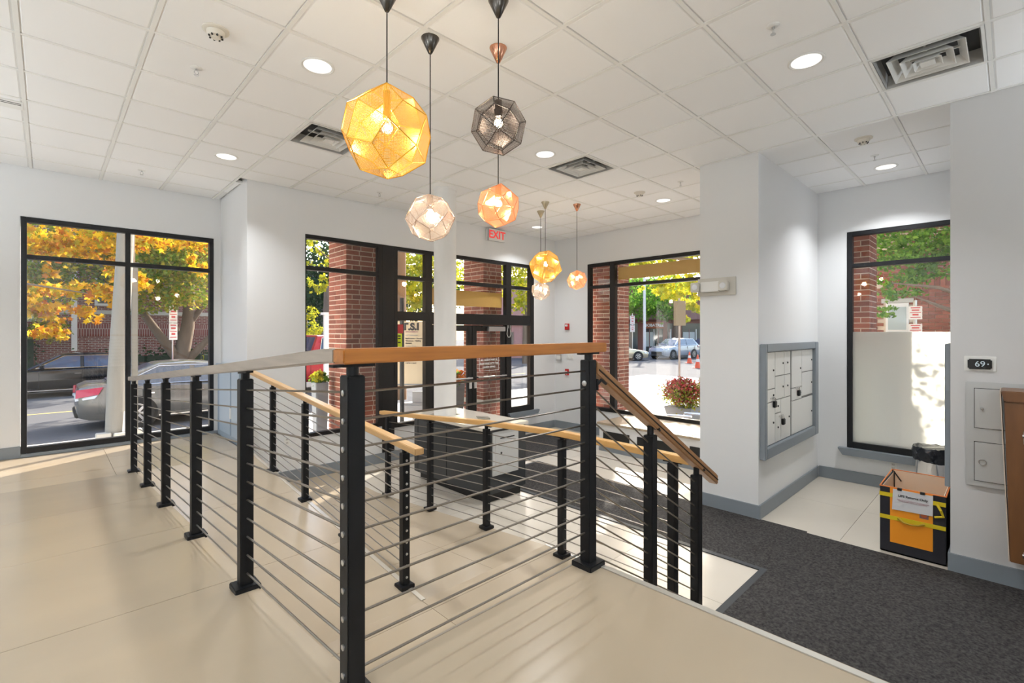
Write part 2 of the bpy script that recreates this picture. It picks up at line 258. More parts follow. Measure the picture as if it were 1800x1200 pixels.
# ---- baseboards
def base(name, label, *boxes):
    mb = MB()
    for b in boxes: mb.box(*b)
    mb.build(name, 'base', bevel=.004, label=label, cat='baseboard', kind=ST)
bh = .15
base('baseboard_left', 'blue grey baseboard below the tall left window', (-3,-.218,YL-.018,YL,L1,L1+.13), (-.218,1.79,YL-.03,YL,L1,L1+.038))
base('baseboard_jog', 'grey baseboard on the short return wall', (1.772,1.79,6.62,YL-.018,L1,L1+.12))
base('baseboard_entrance', 'grey baseboard on the wall under the entrance window', (1.79,4.47,YD-.018,YD,0,bh), (6.34,XR-.018,YD-.018,YD,0,bh))
base('baseboard_right', 'grey baseboard between entrance and window bench', (XR-.018,XR,4.8,YD-.018,0,bh))
base('baseboard_column', 'grey baseboard around the square white column', (5.362,5.38,1.832,2.498,0,bh), (5.38,7.57,1.832,1.85,0,bh))
base('baseboard_alcove', 'grey baseboard under the half frosted window', (XR-.018,XR,.355,1.832,0,bh))
base('baseboard_pillar', 'grey baseboard below thermostat wall', (5.352,5.37,-3,.37,0,bh), (5.37,7.58,.355,.37,0,bh))
# ---- ceiling: slab, grid runners, every lay-in tile
ceil = box('ceiling', 'ceil', (-3.2,XR+.16,-3.2,YL+.2,CZ+.125,CZ+.25), label='white suspended ceiling of square tiles in a metal grid', cat='ceiling', kind=ST)
GX = [1.693+.6096*i for i in range(-8, 10)]; GY = [2.543+.6096*j for j in range(-10, 9)]
for x in GX: box('grid_runner', 'grid', (x-.013, x+.013, -3, YL if x < 1.79 else YD, CZ-.003, CZ+.03), ceil)
for y in GY: box('grid_runner', 'grid', (-3, 1.79 if y > YD else XR, y-.0125, y+.0125, CZ-.002, CZ+.029), ceil)
VENTS = [(4.131,.105), (4.131,3.152), (1.693,4.372)]
tile_me = None
ex, ey = [-3]+GX+[XR], [-3]+GY+[YL]
for i in range(len(ex)-1):
    for j in range(len(ey)-1):
        a, b, c, d = ex[i], ex[i+1], ey[j], ey[j+1]
        if b < -1.3 or d < -.9: continue
        if c > YD and a > 1.75: continue
        if b > 1.79 and d > YD and c < YD: d = YD
        if c > YD and b > 1.79: b = 1.79
        if any(abs(a-v[0]) < .1 and abs(c-v[1]) < .1 for v in VENTS): continue
        full = abs(b-a-.6096) < .01 and abs(d-c-.6096) < .01
        if full and tile_me:
            o = bpy.data.objects.new('ceiling_tile', tile_me); COL.objects.link(o); o.parent = ceil; o.location = ((a+b)/2, (c+d)/2, 0); continue
        mb = MB(); hx, hy = (b-a)/2-.013, (d-c)/2-.013; k = .012
        mb.add([(-hx+k,-hy+k,CZ-.001),(hx-k,-hy+k,CZ-.001),(hx-k,hy-k,CZ-.001),(-hx+k,hy-k,CZ-.001),(-hx,-hy,CZ+.008),(hx,-hy,CZ+.008),(hx,hy,CZ+.008),(-hx,hy,CZ+.008),(-hx,-hy,CZ+.02),(hx,-hy,CZ+.02),(hx,hy,CZ+.02),(-hx,hy,CZ+.02)],
               [(3,2,1,0),(0,1,5,4),(1,2,6,5),(2,3,7,6),(3,0,4,7),(4,5,9,8),(5,6,10,9),(6,7,11,10),(7,4,8,11),(8,9,10,11)])
        o = mb.build('ceiling_tile', 'ceil', ceil); o.location = ((a+b)/2, (c+d)/2, 0)
        if full: tile_me = o.data
# rest of the building above, which shades the arcade
box('ceiling_slab', 'stone', (-3.2,8.62,-3.2,YL+.2,4.15,9.5), label='stone upper storeys of the building over the arcade', cat='building', kind=ST)
for b, l in (((1.99,8.62,YD+.16,YL+.2,3.55,4.15),'grey arcade soffit outside the entrance doors'), ((XR+.16,8.62,-3,YD+.16,3.55,4.15),'grey arcade soffit outside the right window')): box('ceiling_soffit', 'stone', b, label=l, cat='soffit', kind=ST)
# ---- windows and doors
def bars(parent, axis, c, rects, m='frame', d0=-.01, d1=.085, name='frame_bar'):
    for i, (u0,u1,z0,z1) in enumerate(rects):
        e = .0007*i; box(name, m, (u0,u1,c+d0-e,c+d1-e,z0,z1) if axis == 'y' else (c+d0-e,c+d1-e,u0,u1,z0,z1), parent, bevel=.003 if d1-d0 > .02 else 0)
def panes(parent, axis, c, rects, m='glass'):
    for (u0,u1,z0,z1) in rects: box('pane', m, (u0,u1,c+.036,c+.044,z0,z1) if axis == 'y' else (c+.036,c+.044,u0,u1,z0,z1), parent)
f = .05
w1 = empty('window_1', (.74,YL,.575), 'tall black framed left window facing a street of parked cars', 'window', kind=ST)
bars(w1, 'y', YL, [(-.218,-.218+f,.575,3.29),(1.65,1.70,.575,3.29),(.722,.772,.575,3.29),(-.168,.722,.575,.64),(.772,1.65,.575,.64),(-.168,.722,3.235,3.29),(.772,1.65,3.235,3.29),(-.168,.722,2.81,2.86),(.772,1.65,2.81,2.86)])
panes(w1, 'y', YL, [(-.168,.722,.64,2.81),(.772,1.65,.64,2.81),(-.168,.722,2.86,3.235),(.772,1.65,2.86,3.235)])
w2 = empty('window_2', (3.07,YD,.55), 'black framed window left of entrance showing a brick pillar', 'window', kind=ST)
bars(w2, 'y', YD, [(2.50,2.512,.55,3.288),(3.575,3.64,.55,3.288),(2.512,3.575,.55,.60),(2.512,3.575,3.235,3.288),(2.512,3.575,2.81,2.865)], 'bronze')
panes(w2, 'y', YD, [(2.512,3.575,.60,2.81),(2.512,3.575,2.865,3.235)])
d1 = empty('door_1', (5.2,YD,0), 'dark bronze entrance with double glass doors and side windows', 'door', kind=ST)
bars(d1, 'y', YD, [(3.64,3.845,.0,3.288),(3.845,3.90,.5,3.288),(4.41,4.54,.0,3.288),(3.90,4.41,.5,.56),(3.90,6.85,3.23,3.288),(3.90,6.85,2.79,2.85),(3.90,4.475,2.15,2.29),(4.475,6.85,2.10,2.29),(6.20,6.335,0,3.288),(6.85,6.955,.43,3.288),(6.335,6.85,.43,.55)], 'bronze')
panes(d1, 'y', YD, [(3.90,4.41,.56,2.15),(3.90,4.41,2.29,2.79),(3.90,4.41,2.85,3.23),(4.54,6.20,2.29,2.79),(4.54,6.20,2.85,3.23),(6.335,6.85,2.29,2.79),(6.335,6.85,2.85,3.23),(6.335,6.85,.55,2.10)])
for (a, b) in ((4.545,5.385),(5.393,6.195)):
    lf = empty('door_leaf', ((a+b)/2,YD,.02)); lf.parent = d1; lf.location -= d1.location
    bars(lf, 'y', YD, [(a,a+.10,.02,2.09),(b-.10,b,.02,2.09),(a+.10,b-.10,1.99,2.09),(a+.10,b-.10,.02,.26)], 'bronze', d0=0, d1=.05)
    panes(lf, 'y', YD-.015, [(a+.10,b-.10,.26,1.99)])
    MB().tube([(a+.06,YD-.09,1.17),(b-.06,YD-.09,1.17)], .016, 10).tube([(a+.08,YD-.09,1.17),(a+.08,YD,1.17)], .014).tube([(b-.08,YD-.09,1.17),(b-.08,YD,1.17)], .014).build('push_bar', 'steel', lf, smooth=True)
    box('lock_case', 'steel', ((a+.02,a+.08,YD-.03,YD,.98,1.10) if a > 5 else (b-.08,b-.02,YD-.03,YD,.98,1.10)), lf, bevel=.004)
box('door_closer', 'steel', (5.72,6.13,YD-.075,YD-.005,1.985,2.07), d1, bevel=.008)
MB().box(5.60,5.75,YD-.03,YD-.01,2.06,2.085).build('closer_arm', 'dark', d1)
MB().prism([(6.24,.44),(7.06,.44),(7.06,.415),(7.02,.36),(6.27,.36),(6.24,.415)], 'y', YD-.07, YD+.0).build('window_sill', 'base', d1)
w3 = empty('window_3', (XR,4.4,.49), 'wide black framed right window above the tiled bench ledge', 'window', kind=ST)
bars(w3, 'x', XR, [(5.69,5.752,.47,3.288),(5.125,5.235,.47,3.288),(2.48,5.125,.47,.535),(5.235,5.69,.47,.535),(2.48,5.125,3.225,3.288),(5.235,5.69,3.225,3.288),(2.48,5.125,2.81,2.865),(5.235,5.69,2.81,2.865)], 'bronze')
panes(w3, 'x', XR, [(2.48,5.125,.535,2.81),(5.235,5.69,.535,2.81),(2.48,5.125,2.865,3.225),(5.235,5.69,2.865,3.225)])
w4 = empty('window_4', (XR,.7,.46), 'black framed alcove window frosted over its lower half', 'window', kind=ST)
bars(w4, 'x', XR, [(1.455,1.512,.455,3.282),(-.2,-.15,.455,3.282),(-.15,1.455,.455,.53),(-.15,1.455,3.225,3.282),(-.15,1.455,2.81,2.862)])
panes(w4, 'x', XR, [(-.15,1.455,.53,2.81),(-.15,1.455,2.862,3.225)])
box('frosted_film', 'frost', (XR+.028,XR+.034,-.15,1.455,.53,1.972), w4, label='frosted film over the lower pane')
MB().prism([(1.60,.452),(1.60,.435),(1.55,.36),(-.15,.36),(-.15,.452)], 'x', XR-.08, XR).build('window_sill', 'base', w4)
# yellow boards mounted outside just behind the glass
box('address_board', 'yellow', (4.55,6.19,YD+.10,YD+.125,2.43,2.70), label='long yellow board above the entrance doors', cat='sign board', group=None)
box('address_board', 'yellow', (XR+.10,XR+.125,2.5,5.12,2.95,3.18), label='long yellow board across the top of the right window', cat='sign board')
# round column standing in the desk
MB().lathe([(.147,0),(.147,CZ-.03),(.152,CZ-.03),(.152,CZ+.02)], (3.80,5.22,0), 40).build('wall_round_column', mat('column paint', (.80,.80,.79), .45), smooth=True, label='round white column rising through the dark desk', cat='column', kind=ST)
# tiled bench ledge under the right window
led = empty('window_bench', (7.1,3.6,0), 'pale tiled bench ledge with dark vent slots under right window', 'bench')
box('bench_body', 'wall', (6.66,XR,2.48,4.80,0,.44), led)
box('bench_base', 'base', (6.645,6.66,2.48,4.80,0,.09), led)
for a, b in ((2.48,3.2),(3.204,4.0),(4.004,4.82)): box('bench_tile', 'tile', (6.61,XR-.012,a,b,.44,.475), led, bevel=.004)
for a, b in ((4.22,4.72),(3.40,4.08),(2.55,3.22)): box('vent_slot', 'dark', (6.652,6.664,a,b,.19,.33), led)
# blue-grey access panel low on the return wall
pn = empty('access_panel', (1.78,7.2,L1), 'low blue grey panel cupboard on the short return wall', 'cupboard')
box('panel_body', 'bluep', (1.735,1.786,6.62,7.80,L1+.002,1.49), pn, bevel=.006)
box('panel_cap', 'bluep', (1.715,1.786,6.61,7.82,1.49,1.525), pn, bevel=.006)
for a, b in ((6.68,7.05),(7.10,7.66)): box('panel_door', mat('blue grey door', (.47,.57,.67), .35), (1.722,1.735,a,b,L1+.08,1.46), pn, bevel=.004)
for a in (7.055,7.67): box('panel_gap', mat('panel gap', (.12,.18,.28), .6), (1.728,1.737,a,a+.035,L1+.08,1.46), pn)
box('hinge', 'white', (1.705,1.722,7.04,7.065,.84,.98), pn, bevel=.003)
# ================================================================== RAILINGS
PH, PS, C0, CS = .9016, .052, .048, .0783         # post height, size, first cable below the top, cable spacing
def add_post(root, x, y, zb, h=PH, plate=.10, bolts=None, plate_z=None):
    p = MB().box(x-PS/2, x+PS/2, y-PS/2, y+PS/2, zb+.02, zb+h).build('post', 'post', root, bevel=.003)
    if plate: box('base_plate', 'post', (x-plate/2, x+plate/2, y-plate/2, y+plate/2, zb-.004, zb+.022), p, bevel=.003)
    if bolts:
        for k in range(11):
            z = zb+h-C0-CS*k; mb = MB()
            if bolts == '-x': mb.lathe([(.0085,0),(.0085,.004),(.004,.006)], (x-PS/2,y,z), 10, Matrix(((0,0,-1),(0,1,0),(1,0,0))))
            else: mb.lathe([(.0085,0),(.0085,.004),(.004,.006)], (x,y-PS/2,z), 10, Matrix(((1,0,0),(0,0,-1),(0,1,0))))
            mb.build('cable_end', 'steel', p)
    return p
def add_bracket(p, x, y, zt, along, slope=0):
    """short neck and saddle between the post head and the handrail"""
    mb = MB().tube([(x,y,zt-.002),(x,y,zt+.024)], .017, 12)
    dx, dy = (.062,.014) if along == 'x' else (.014,.062)
    for s in (-1, 1):
        pass
    z = zt+.024
    mb.hexa([(x-dx,y-dy,z-slope*(dx if along=='x' else dy)),(x+dx,y-dy,z+(slope*dx if along=='x' else -slope*dy)),(x+dx,y+dy,z+(slope*dx if along=='x' else slope*dy)),(x-dx,y+dy,z+(-slope*dx if along=='x' else slope*dy)),
             (x-dx,y-dy,z+.008-slope*(dx if along=='x' else dy)),(x+dx,y-dy,z+.008+(slope*dx if along=='x' else -slope*dy)),(x+dx,y+dy,z+.008+(slope*dx if along=='x' else slope*dy)),(x-dx,y+dy,z+.008+(-slope*dx if along=='x' else slope*dy))])
    mb.build('bracket', 'post', p)
def cables(root, pts):
    for k in range(11): MB().tube([(x,y,z-C0-CS*k) for (x,y,z) in pts], .0040, 6).build('cable', 'cable', root, smooth=True)
def rail(root, pts, m, w=.068, h=.042):
    """solid timber rail swept through pts with mitred corners, its underside on the given z"""
    mb = MB(); pts = [Vector(p) for p in pts]; n = len(pts); rings = []
    for i in range(n):
        d0 = (pts[i]-pts[i-1]) if i else pts[1]-pts[0]; d1_ = (pts[i+1]-pts[i]) if i < n-1 else pts[-1]-pts[-2]
        a, b = Vector((d0.x,d0.y,0)).normalized(), Vector((d1_.x,d1_.y,0)).normalized(); t = (a+b).normalized(); s = Vector((t.y,-t.x,0)) * (w/2/max(.3, t.dot(a)))
        rings.append([pts[i]-s, pts[i]+s, pts[i]+s+Vector((0,0,h)), pts[i]-s+Vector((0,0,h))])
    fs = [(4*i+k, 4*i+(k+1)%4, 4*i+4+(k+1)%4, 4*i+4+k) for i in range(n-1) for k in range(4)] + [(3,2,1,0), (4*n-4,4*n-3,4*n-2,4*n-1)]
    return mb.add([v for r in rings for v in r], fs).build('handrail', m, root, bevel=.004)
SB = .033
# front railing on the platform edge
fr = empty('front_railing', (1.16,1.29,UP), 'near cable railing with warm brown oak rail on the platform edge', 'railing')
pa = add_post(fr, .618, 1.287, UP, bolts='-x'); add_bracket(pa, .618, 1.287, UP+PH, 'x')
pb = add_post(fr, 1.712, 1.293, UP, plate=.105); add_bracket(pb, 1.712, 1.293, UP+PH, 'x')
MB().lathe([(.012,0),(.012,.004),(.005,.006)], (1.712-PS/2,1.293,UP+.80), 12, Matrix(((0,0,-1),(0,1,0),(1,0,0)))).build('bolt_head', 'steel', pb)
cables(fr, [(.618,1.287,UP+PH),(1.712,1.293,UP+PH)])
rail(fr, [(.577,1.288,UP+PH+SB),(1.806,1.294,UP+PH+SB)], 'oak')
# guard railing down the first ramp
gr = empty('ramp_railing', (.63,3.8,.75), 'long cable railing with pale grey rail down the first ramp', 'railing')
GP = [(.6156,2.2955),(.622,3.29),(.627,4.313),(.636,5.282),(.643,6.275)]
ph = [(.618,1.325,UP+PH-.01)]
for x, y in GP:
    p = add_post(gr, x, y, ramp1(y)); add_bracket(p, x, y, ramp1(y)+PH, 'y', -(UP-L1)/(6.24-EY)); ph.append((x, y, max(L1, ramp1(y))+PH))
cables(gr, [(.618,1.314,UP+PH-.002)] + ph[1:])
s1_ = (UP-L1)/(6.24-EY)
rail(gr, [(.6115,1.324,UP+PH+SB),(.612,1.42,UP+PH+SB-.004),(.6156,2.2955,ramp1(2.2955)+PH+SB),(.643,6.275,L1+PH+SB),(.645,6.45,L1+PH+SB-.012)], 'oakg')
# railing between middle and lowest ramp
qr = empty('middle_railing', (1.74,4.6,.35), 'cable railing with pale oak rail between the two lower ramps', 'railing')
QP = [(1.746,5.515),(1.738,4.593),(1.737,3.72),(1.736,2.845)]
for i, (x, y) in enumerate(QP):
    p = add_post(qr, x, y, ramp2(y), bolts='-y' if i == 3 else None); add_bracket(p, x, y, ramp2(y)+PH, 'y', (L1-L2)/3.6)
s2 = (L1-L2)/3.6
cables(qr, [(1.75,6.59,ramp2(6.2)+PH+.01)] + [(x,y,ramp2(y)+PH) for x, y in QP])
rail(qr, [(1.75,6.585,ramp2(6.585)+PH+SB),(1.735,2.845,ramp2(2.845)+PH+SB),(1.735,2.66,ramp2(2.66)+PH+SB)], 'oakp')
# railing on the outer side of the lowest ramp and landing
rr = empty('outer_railing', (2.88,3.2,.1), 'cable railing with golden oak rail in front of the dark desk', 'railing')
RP = [(2.883,5.088,.062),(2.890,4.233,.115),(2.882,3.325,.186),(2.872,2.422,.222),(2.868,1.50,.213)]
for i, (x, y, z) in enumerate(RP):
    p = add_post(rr, x, y, z if i < 2 else max(z, min(L2, ramp3(y)))); add_bracket(p, x, y, z+PH, 'y', .05 if i < 3 else 0)
cables(rr, [(x,y,z+PH) for x, y, z in RP])
rail(rr, [(2.885,5.24,.053+PH+SB),(2.883,5.088,.062+PH+SB),(2.890,4.233,.118+PH+SB),(2.882,3.325,.186+PH+SB),(2.872,2.422,.226+PH+SB),(2.866,1.375,.215+PH+SB)], mat('golden oak', (.68,.40,.15), .38, var=.6, vscale=(60,4,60), col2=(.55,.30,.09), coat=.1))
# stair railing
sr = empty('stair_railing', (2.3,1.30,.6), 'sloping oak handrail with black posts beside the steps', 'railing')
SLP = (1.825-1.078)/(3.008-1.772)
def srz(x): return 1.825 - (x-1.772)*SLP          # top of the rail
mb = MB(); w = .030
mb.hexa([(1.742,1.30-w,srz(1.742)-.062),(3.008,1.30-w,srz(3.008)-.062),(3.008,1.30+w,srz(3.008)-.062),(1.742,1.30+w,srz(1.742)-.062),(1.742,1.30-w,srz(1.742)),(3.008,1.30-w,srz(3.008)),(3.008,1.30+w,srz(3.008)),(1.742,1.30+w,srz(1.742))])
mb.build('handrail', mat('brown oak', (.40,.205,.09), .4, var=.6, vscale=(5,60,60), col2=(.28,.13,.05), coat=.1), sr, bevel=.006)
MB().hexa([(1.76,1.266,srz(1.76)-.036),(3.0,1.266,srz(3.0)-.036),(3.0,1.271,srz(3.0)-.036),(1.76,1.271,srz(1.76)-.036),(1.76,1.266,srz(1.76)-.030),(3.0,1.266,srz(3.0)-.030),(3.0,1.271,srz(3.0)-.030),(1.76,1.271,srz(1.76)-.030)]).build('rail_groove', 'dark', sr)
for x, zt, zb in ((2.248,1.435,.629),(2.771,1.122,.315)):
    p = MB().box(x-PS/2, x+PS/2, 1.30-PS/2, 1.30+PS/2, zb-.4, zt).build('post', 'post', sr, bevel=.003)
    MB().tube([(x,1.30,zt-.002),(x,1.30,zt+.05)], .017, 12).tube([(x+.01,1.30,zt+.035),(x+.035,1.27,zt+.03),(x+.05,1.275,zt+.02)], .007, 8).build('bracket', 'post', p, smooth=True)
MB().tube([(1.745,1.27,1.735),(1.765,1.262,1.755),(1.80,1.262,1.735)], .007, 8).box(1.7385,1.75,1.265,1.29,1.71,1.76).build('wall_bracket', 'post', sr)
for k in range(11): MB().tube([(1.7385,1.296,1.845-.12-.0745*k),(2.248,1.30,1.435-.05-.0712*k),(2.771,1.30,1.122-.05-.0712*k)], .0040, 6).build('cable', 'cable', sr, smooth=True)
# ================================================================== PENDANTS, CEILING FIXTURES
s_, c_ = .70711, (2*math.sqrt(2)+1)/7
KA, KE1, KC, KE2 = Vector((0,0,1)), Vector((s_,0,s_)), Vector((c_,c_,c_)), Vector((0,s_,s_))
ROT = []
for a in range(4):
    for b in (Matrix.Identity(3), Matrix.Rotation(math.pi/2,3,'X'), Matrix.Rotation(-math.pi/2,3,'X'), Matrix.Rotation(math.pi,3,'X'), Matrix.Rotation(math.pi/2,3,'Y'), Matrix.Rotation(-math.pi/2,3,'Y')): ROT.append(b @ Matrix.Rotation(a*math.pi/2,3,'Z'))
def kite_mesh(R, m):
    """one etched quarter-face of the shade, a thin folded sheet with a solid rim; UV in metres for the hole grid"""
    P = [v*R for v in (KA,KE1,KC,KE2)]; c = sum(P, Vector())/4; n = (P[2]-P[0]).cross(P[3]-P[1]).normalized(); n = n if n.dot(c) > 0 else -n
    P = [c+(p-c)*.985 for p in P]; u = (P[2]-P[0]).normalized(); v = n.cross(u)
    me = bpy.data.meshes.new('shade_panel'); me.from_pydata([tuple(p) for p in P], [], [(0,1,2,3)])
    uv = me.uv_layers.new(name='UVMap')
    for i, l in enumerate(me.loops): q = P[l.vertex_index]; uv.data[i].uv = ((q-c).dot(u)+1, (q-c).dot(v)+1)
    me.materials.append(m); return me
def pendant(label, x, y, zc, R, kind, cap, eul):
    root = empty('pendant_lamp', (x,y,zc), label, 'pendant lamp', 'faceted metal pendant lamps over the entrance hall')
    rot = Euler(eul).to_matrix(); me = kite_mesh(R, PM[kind]); edges = set()
    for r in ROT:
        o = bpy.data.objects.new('shade_panel', me); COL.objects.link(o); o.parent = root; o.matrix_local = (rot @ r).to_4x4()
        q = [rot @ r @ (v*R) for v in (KA,KE1,KC,KE2)]
        for i in range(4):
            k = tuple(sorted([tuple(round(t,4) for t in q[i]), tuple(round(t,4) for t in q[(i+1)%4])])); edges.add(k)
    c = Vector((x,y,zc)); mb = MB()
    for a, b in edges: mb.tube([c+Vector(a), c+Vector(b)], .0022 if R < .2 else .003, 5)
    mb.build('shade_frame', FM[kind], root)
    top = zc+R*.93; br = .036 if R < .2 else .045
    MB().tube([(x,y,top-.01),(x,y,CZ-.08)], .0035, 8).build('cord', 'frame', root, smooth=True)
    MB().lathe([(.002,CZ-.105),(.012,CZ-.10),(.058,CZ-.006),(.058,CZ)], (x,y,0), 32).build('canopy', cap, root, smooth=True)
    zb = zc + R*.12
    MB().lathe([(.004,top+.005),(.02,top),(.02,zb+br+.045),(.024,zb+br+.04),(.022,zb+br),(.010,zb+br-.004)], (x,y,0), 16).build('lamp_holder', FM[kind], root, smooth=True)
    b = MB().lathe([(br*math.sin(t*math.pi/12)+.0004, zb-br*math.cos(t*math.pi/12)) for t in range(0,11)]+[(.014,zb+br+.004)], (x,y,0), 20).build('bulb', 'bulbglass', root, smooth=True)
    MB().lathe([(.0005,zb-.02),(.013,zb-.010),(.016,zb),(.013,zb+.014),(.0005,zb+.022)], (x,y,0), 12).build('glowing_core', 'lit', b, smooth=True)
    pl = bpy.data.lights.new('bulb_light', 'POINT'); pl.energy = 16 if R > .2 else 10; pl.color = (1,.86,.68); pl.shadow_soft_size = br
    po = bpy.data.objects.new('bulb_light', pl); COL.objects.link(po); po.parent = root; po.location = (0,0,zb-zc)
gm = mat('gunmetal cap', (.10,.09,.08), .25, 1); cm = mat('copper cap', (.62,.30,.19), .22, 1); bm_ = mat('brushed brass cap', (.50,.44,.32), .3, 1)
pendant('large brass faceted pendant, the biggest lamp, hanging on a black cord', 1.37, 2.43, 3.079, .255, 'gold', gm, (.5,.35,.4))
pendant('small clear steel faceted pendant hanging in front of the round column', 1.778, 2.604, 2.70, .158, 'silver', gm, (.75,.3,.9))
pendant('black faceted pendant hanging above the copper one', 1.854, 2.035, 3.139, .158, 'black', gm, (.62,-.45,.8))
pendant('copper faceted pendant hanging right below the black one', 2.165, 2.378, 2.807, .145, 'copper', cm, (.4,.6,.3))
pendant('distant brass faceted pendant hanging over the entrance mat', 5.22, 4.716, 2.917, .243, 'gold', bm_, (.3,.7,.9))
pendant('distant steel faceted pendant partly hidden below a brass one', 5.56, 5.12, 2.615, .152, 'silver', bm_, (.2,.5,.1))
pendant('distant copper faceted pendant beside the right window', 5.65, 4.475, 2.74, .150, 'copper', cm, (.8,.2,.5))
def downlight(x, y, label=None, r=.095, lamp=True, watt=DOWN_W):
    root = empty('downlight', (x,y,CZ), label, 'ceiling light', 'recessed round downlights')
    MB().lathe([(r,.0),(r+.012,-.006),(r+.02,-.002),(r+.02,.004),(r,.004)], (x,y,CZ-.002), 32).build('trim_ring', 'white', root, smooth=True)
    MB().lathe([(r*.98,-.0045),(r*.5,-.0035),(.001,-.003),(.001,-.0015),(r*.98,-.0025)], (x,y,CZ), 32).build('lens', 'down', root)
    if lamp:
        d = bpy.data.lights.new('downlight_beam', 'AREA'); d.shape = 'DISK'; d.size = 2*r*.9; d.energy = watt; d.color = (.97,.985,1); d.spread = math.radians(118)
        o = bpy.data.objects.new('downlight_beam', d); COL.objects.link(o); o.parent = root; o.location = (0,0,-.012)
for x, y, l in ((1.387,3.433,'round downlight left of the large brass pendant'),(3.819,.999,'round downlight beside the large square air vent'),(1.393,5.882,'round downlight over the landing near the left window'),(3.818,3.452,'round downlight beside the middle air vent'),(6.916,1.004,'round downlight in front of the frosted window'),(6.374,3.478,'round downlight near the top of the right window'),(6.356,5.94,'round downlight behind the distant pendants')): downlight(x, y, l, watt=DOWN_W*(1.25 if y < 1.1 else 1))
for x, y, l in ((-1.05,1.0,'beside the top of the ramp'),(-1.05,3.433,'over the outer side of the ramp'),(-1.05,5.882,'over the outer side of the landing'),(1.39,-1.45,'over the platform'),(3.82,-1.45,'over the steps'),(-1.05,-1.45,'nearest the back corner'),(1.0,.99,'right above the platform edge')): downlight(x, y, 'added round downlight out of view, '+l, watt=2.5)  # lamps added out of view to brighten the room
def fill_lamp(x, y, dx, dy, label):  # added lamps out of view, only there to brighten the ceiling
    r = empty('fill_uplighter', (x,y,2.2), label, 'fill lamp', 'added fill lamps out of view')
    c = (x+dx*.12, y+dy*.12, 2.2)
    MB().lathe([(.02,-.12),(.10,-.02),(.12,.05),(.112,.05),(.09,-.015),(.015,-.11)], c, 24).build('bowl', 'white', r, smooth=True); MB().beam((x,y,2.13), c, .05, .05).build('arm', 'white', r)
    d = bpy.data.lights.new('fill_beam', 'AREA'); d.shape = 'DISK'; d.size = .2; d.energy = FILL_W*(.45 if x > 5 else 1); d.color = (.88,.95,1); d.spread = math.radians(175)
    o = bpy.data.objects.new('fill_beam', d); COL.objects.link(o); o.parent = r; o.location = (dx*.12,dy*.12,.055); o.rotation_euler = (math.pi,0,0)
for x, y, dx, dy, l in ((-3,-1.2,1,0,'added white fill lamp behind the camera, first from the back corner'),(-3,2.2,1,0,'added white fill lamp behind the camera beside the ramp'),(-3,5.6,1,0,'added white fill lamp left of the landing, out of view'),(-.4,-3,0,1,'added white fill lamp on the wall right behind the camera'),(5.37,-1.9,-1,0,'added white fill lamp on the grey locker wall, out of view')): fill_lamp(x, y, dx, dy, l)
def smoke(x, y, label):
    r = empty('smoke_detector', (x,y,CZ), label, 'smoke detector', 'smoke detectors on the ceiling')
    MB().lathe([(.075,0),(.075,-.008),(.066,-.014),(.055,-.014)], (x,y,CZ), 28).build('detector_base', mat('ivory plastic', (.72,.68,.60), .45), r, smooth=True)
    MB().lathe([(.052,-.012),(.050,-.03),(.040,-.044),(.022,-.048),(.022,-.056),(.001,-.058)], (x,y,CZ), 28).build('detector_head', 'ivory plastic' if 0 else MATS['ivory plastic'], r, smooth=True)
    for k in range(8):
        a = k*math.pi/4; MB().lathe([(.006,-.052),(.006,-.040)], (x+.036*math.cos(a),y+.036*math.sin(a),CZ), 6).build('vent_slit', 'dark', r)
for x, y, l in ((.761,3.463,'ivory smoke detector at the upper left of the ceiling'),(5.746,1.008,'ivory smoke detector near the alcove'),(5.779,3.504,'ivory smoke detector near the right window')): smoke(x, y, l)
def sprinkler(x, y, label):
    r = empty('sprinkler_head', (x,y,CZ), label, 'sprinkler', 'small fire sprinklers')
    MB().lathe([(.038,0),(.038,-.003),(.028,-.009),(.012,-.010)], (x,y,CZ), 24).build('escutcheon', 'white', r, smooth=True)
    mb = MB().tube([(x,y,CZ-.008),(x,y,CZ-.022)], .008, 8)
    for s in (-1, 1): mb.tube([(x+s*.007,y,CZ-.02),(x+s*.014,y,CZ-.036),(x+s*.004,y,CZ-.052)], .0025, 6)
    mb.lathe([(.016,-.056),(.016,-.053),(.003,-.050)], (x,y,CZ), 12); mb.build('deflector', 'steel', r)
for x, y, l in ((.77,4.058,'sprinkler left of the round downlight near the smoke detector'),(3.232,1.026,'sprinkler next to the downlight by the large air vent'),(.797,7.065,'sprinkler above the tall left window'),(3.243,5.949,'sprinkler above the left entrance window'),(6.384,1.024,'sprinkler in front of the alcove window'),(5.735,2.896,'sprinkler beside the white square column')): sprinkler(x, y, l)
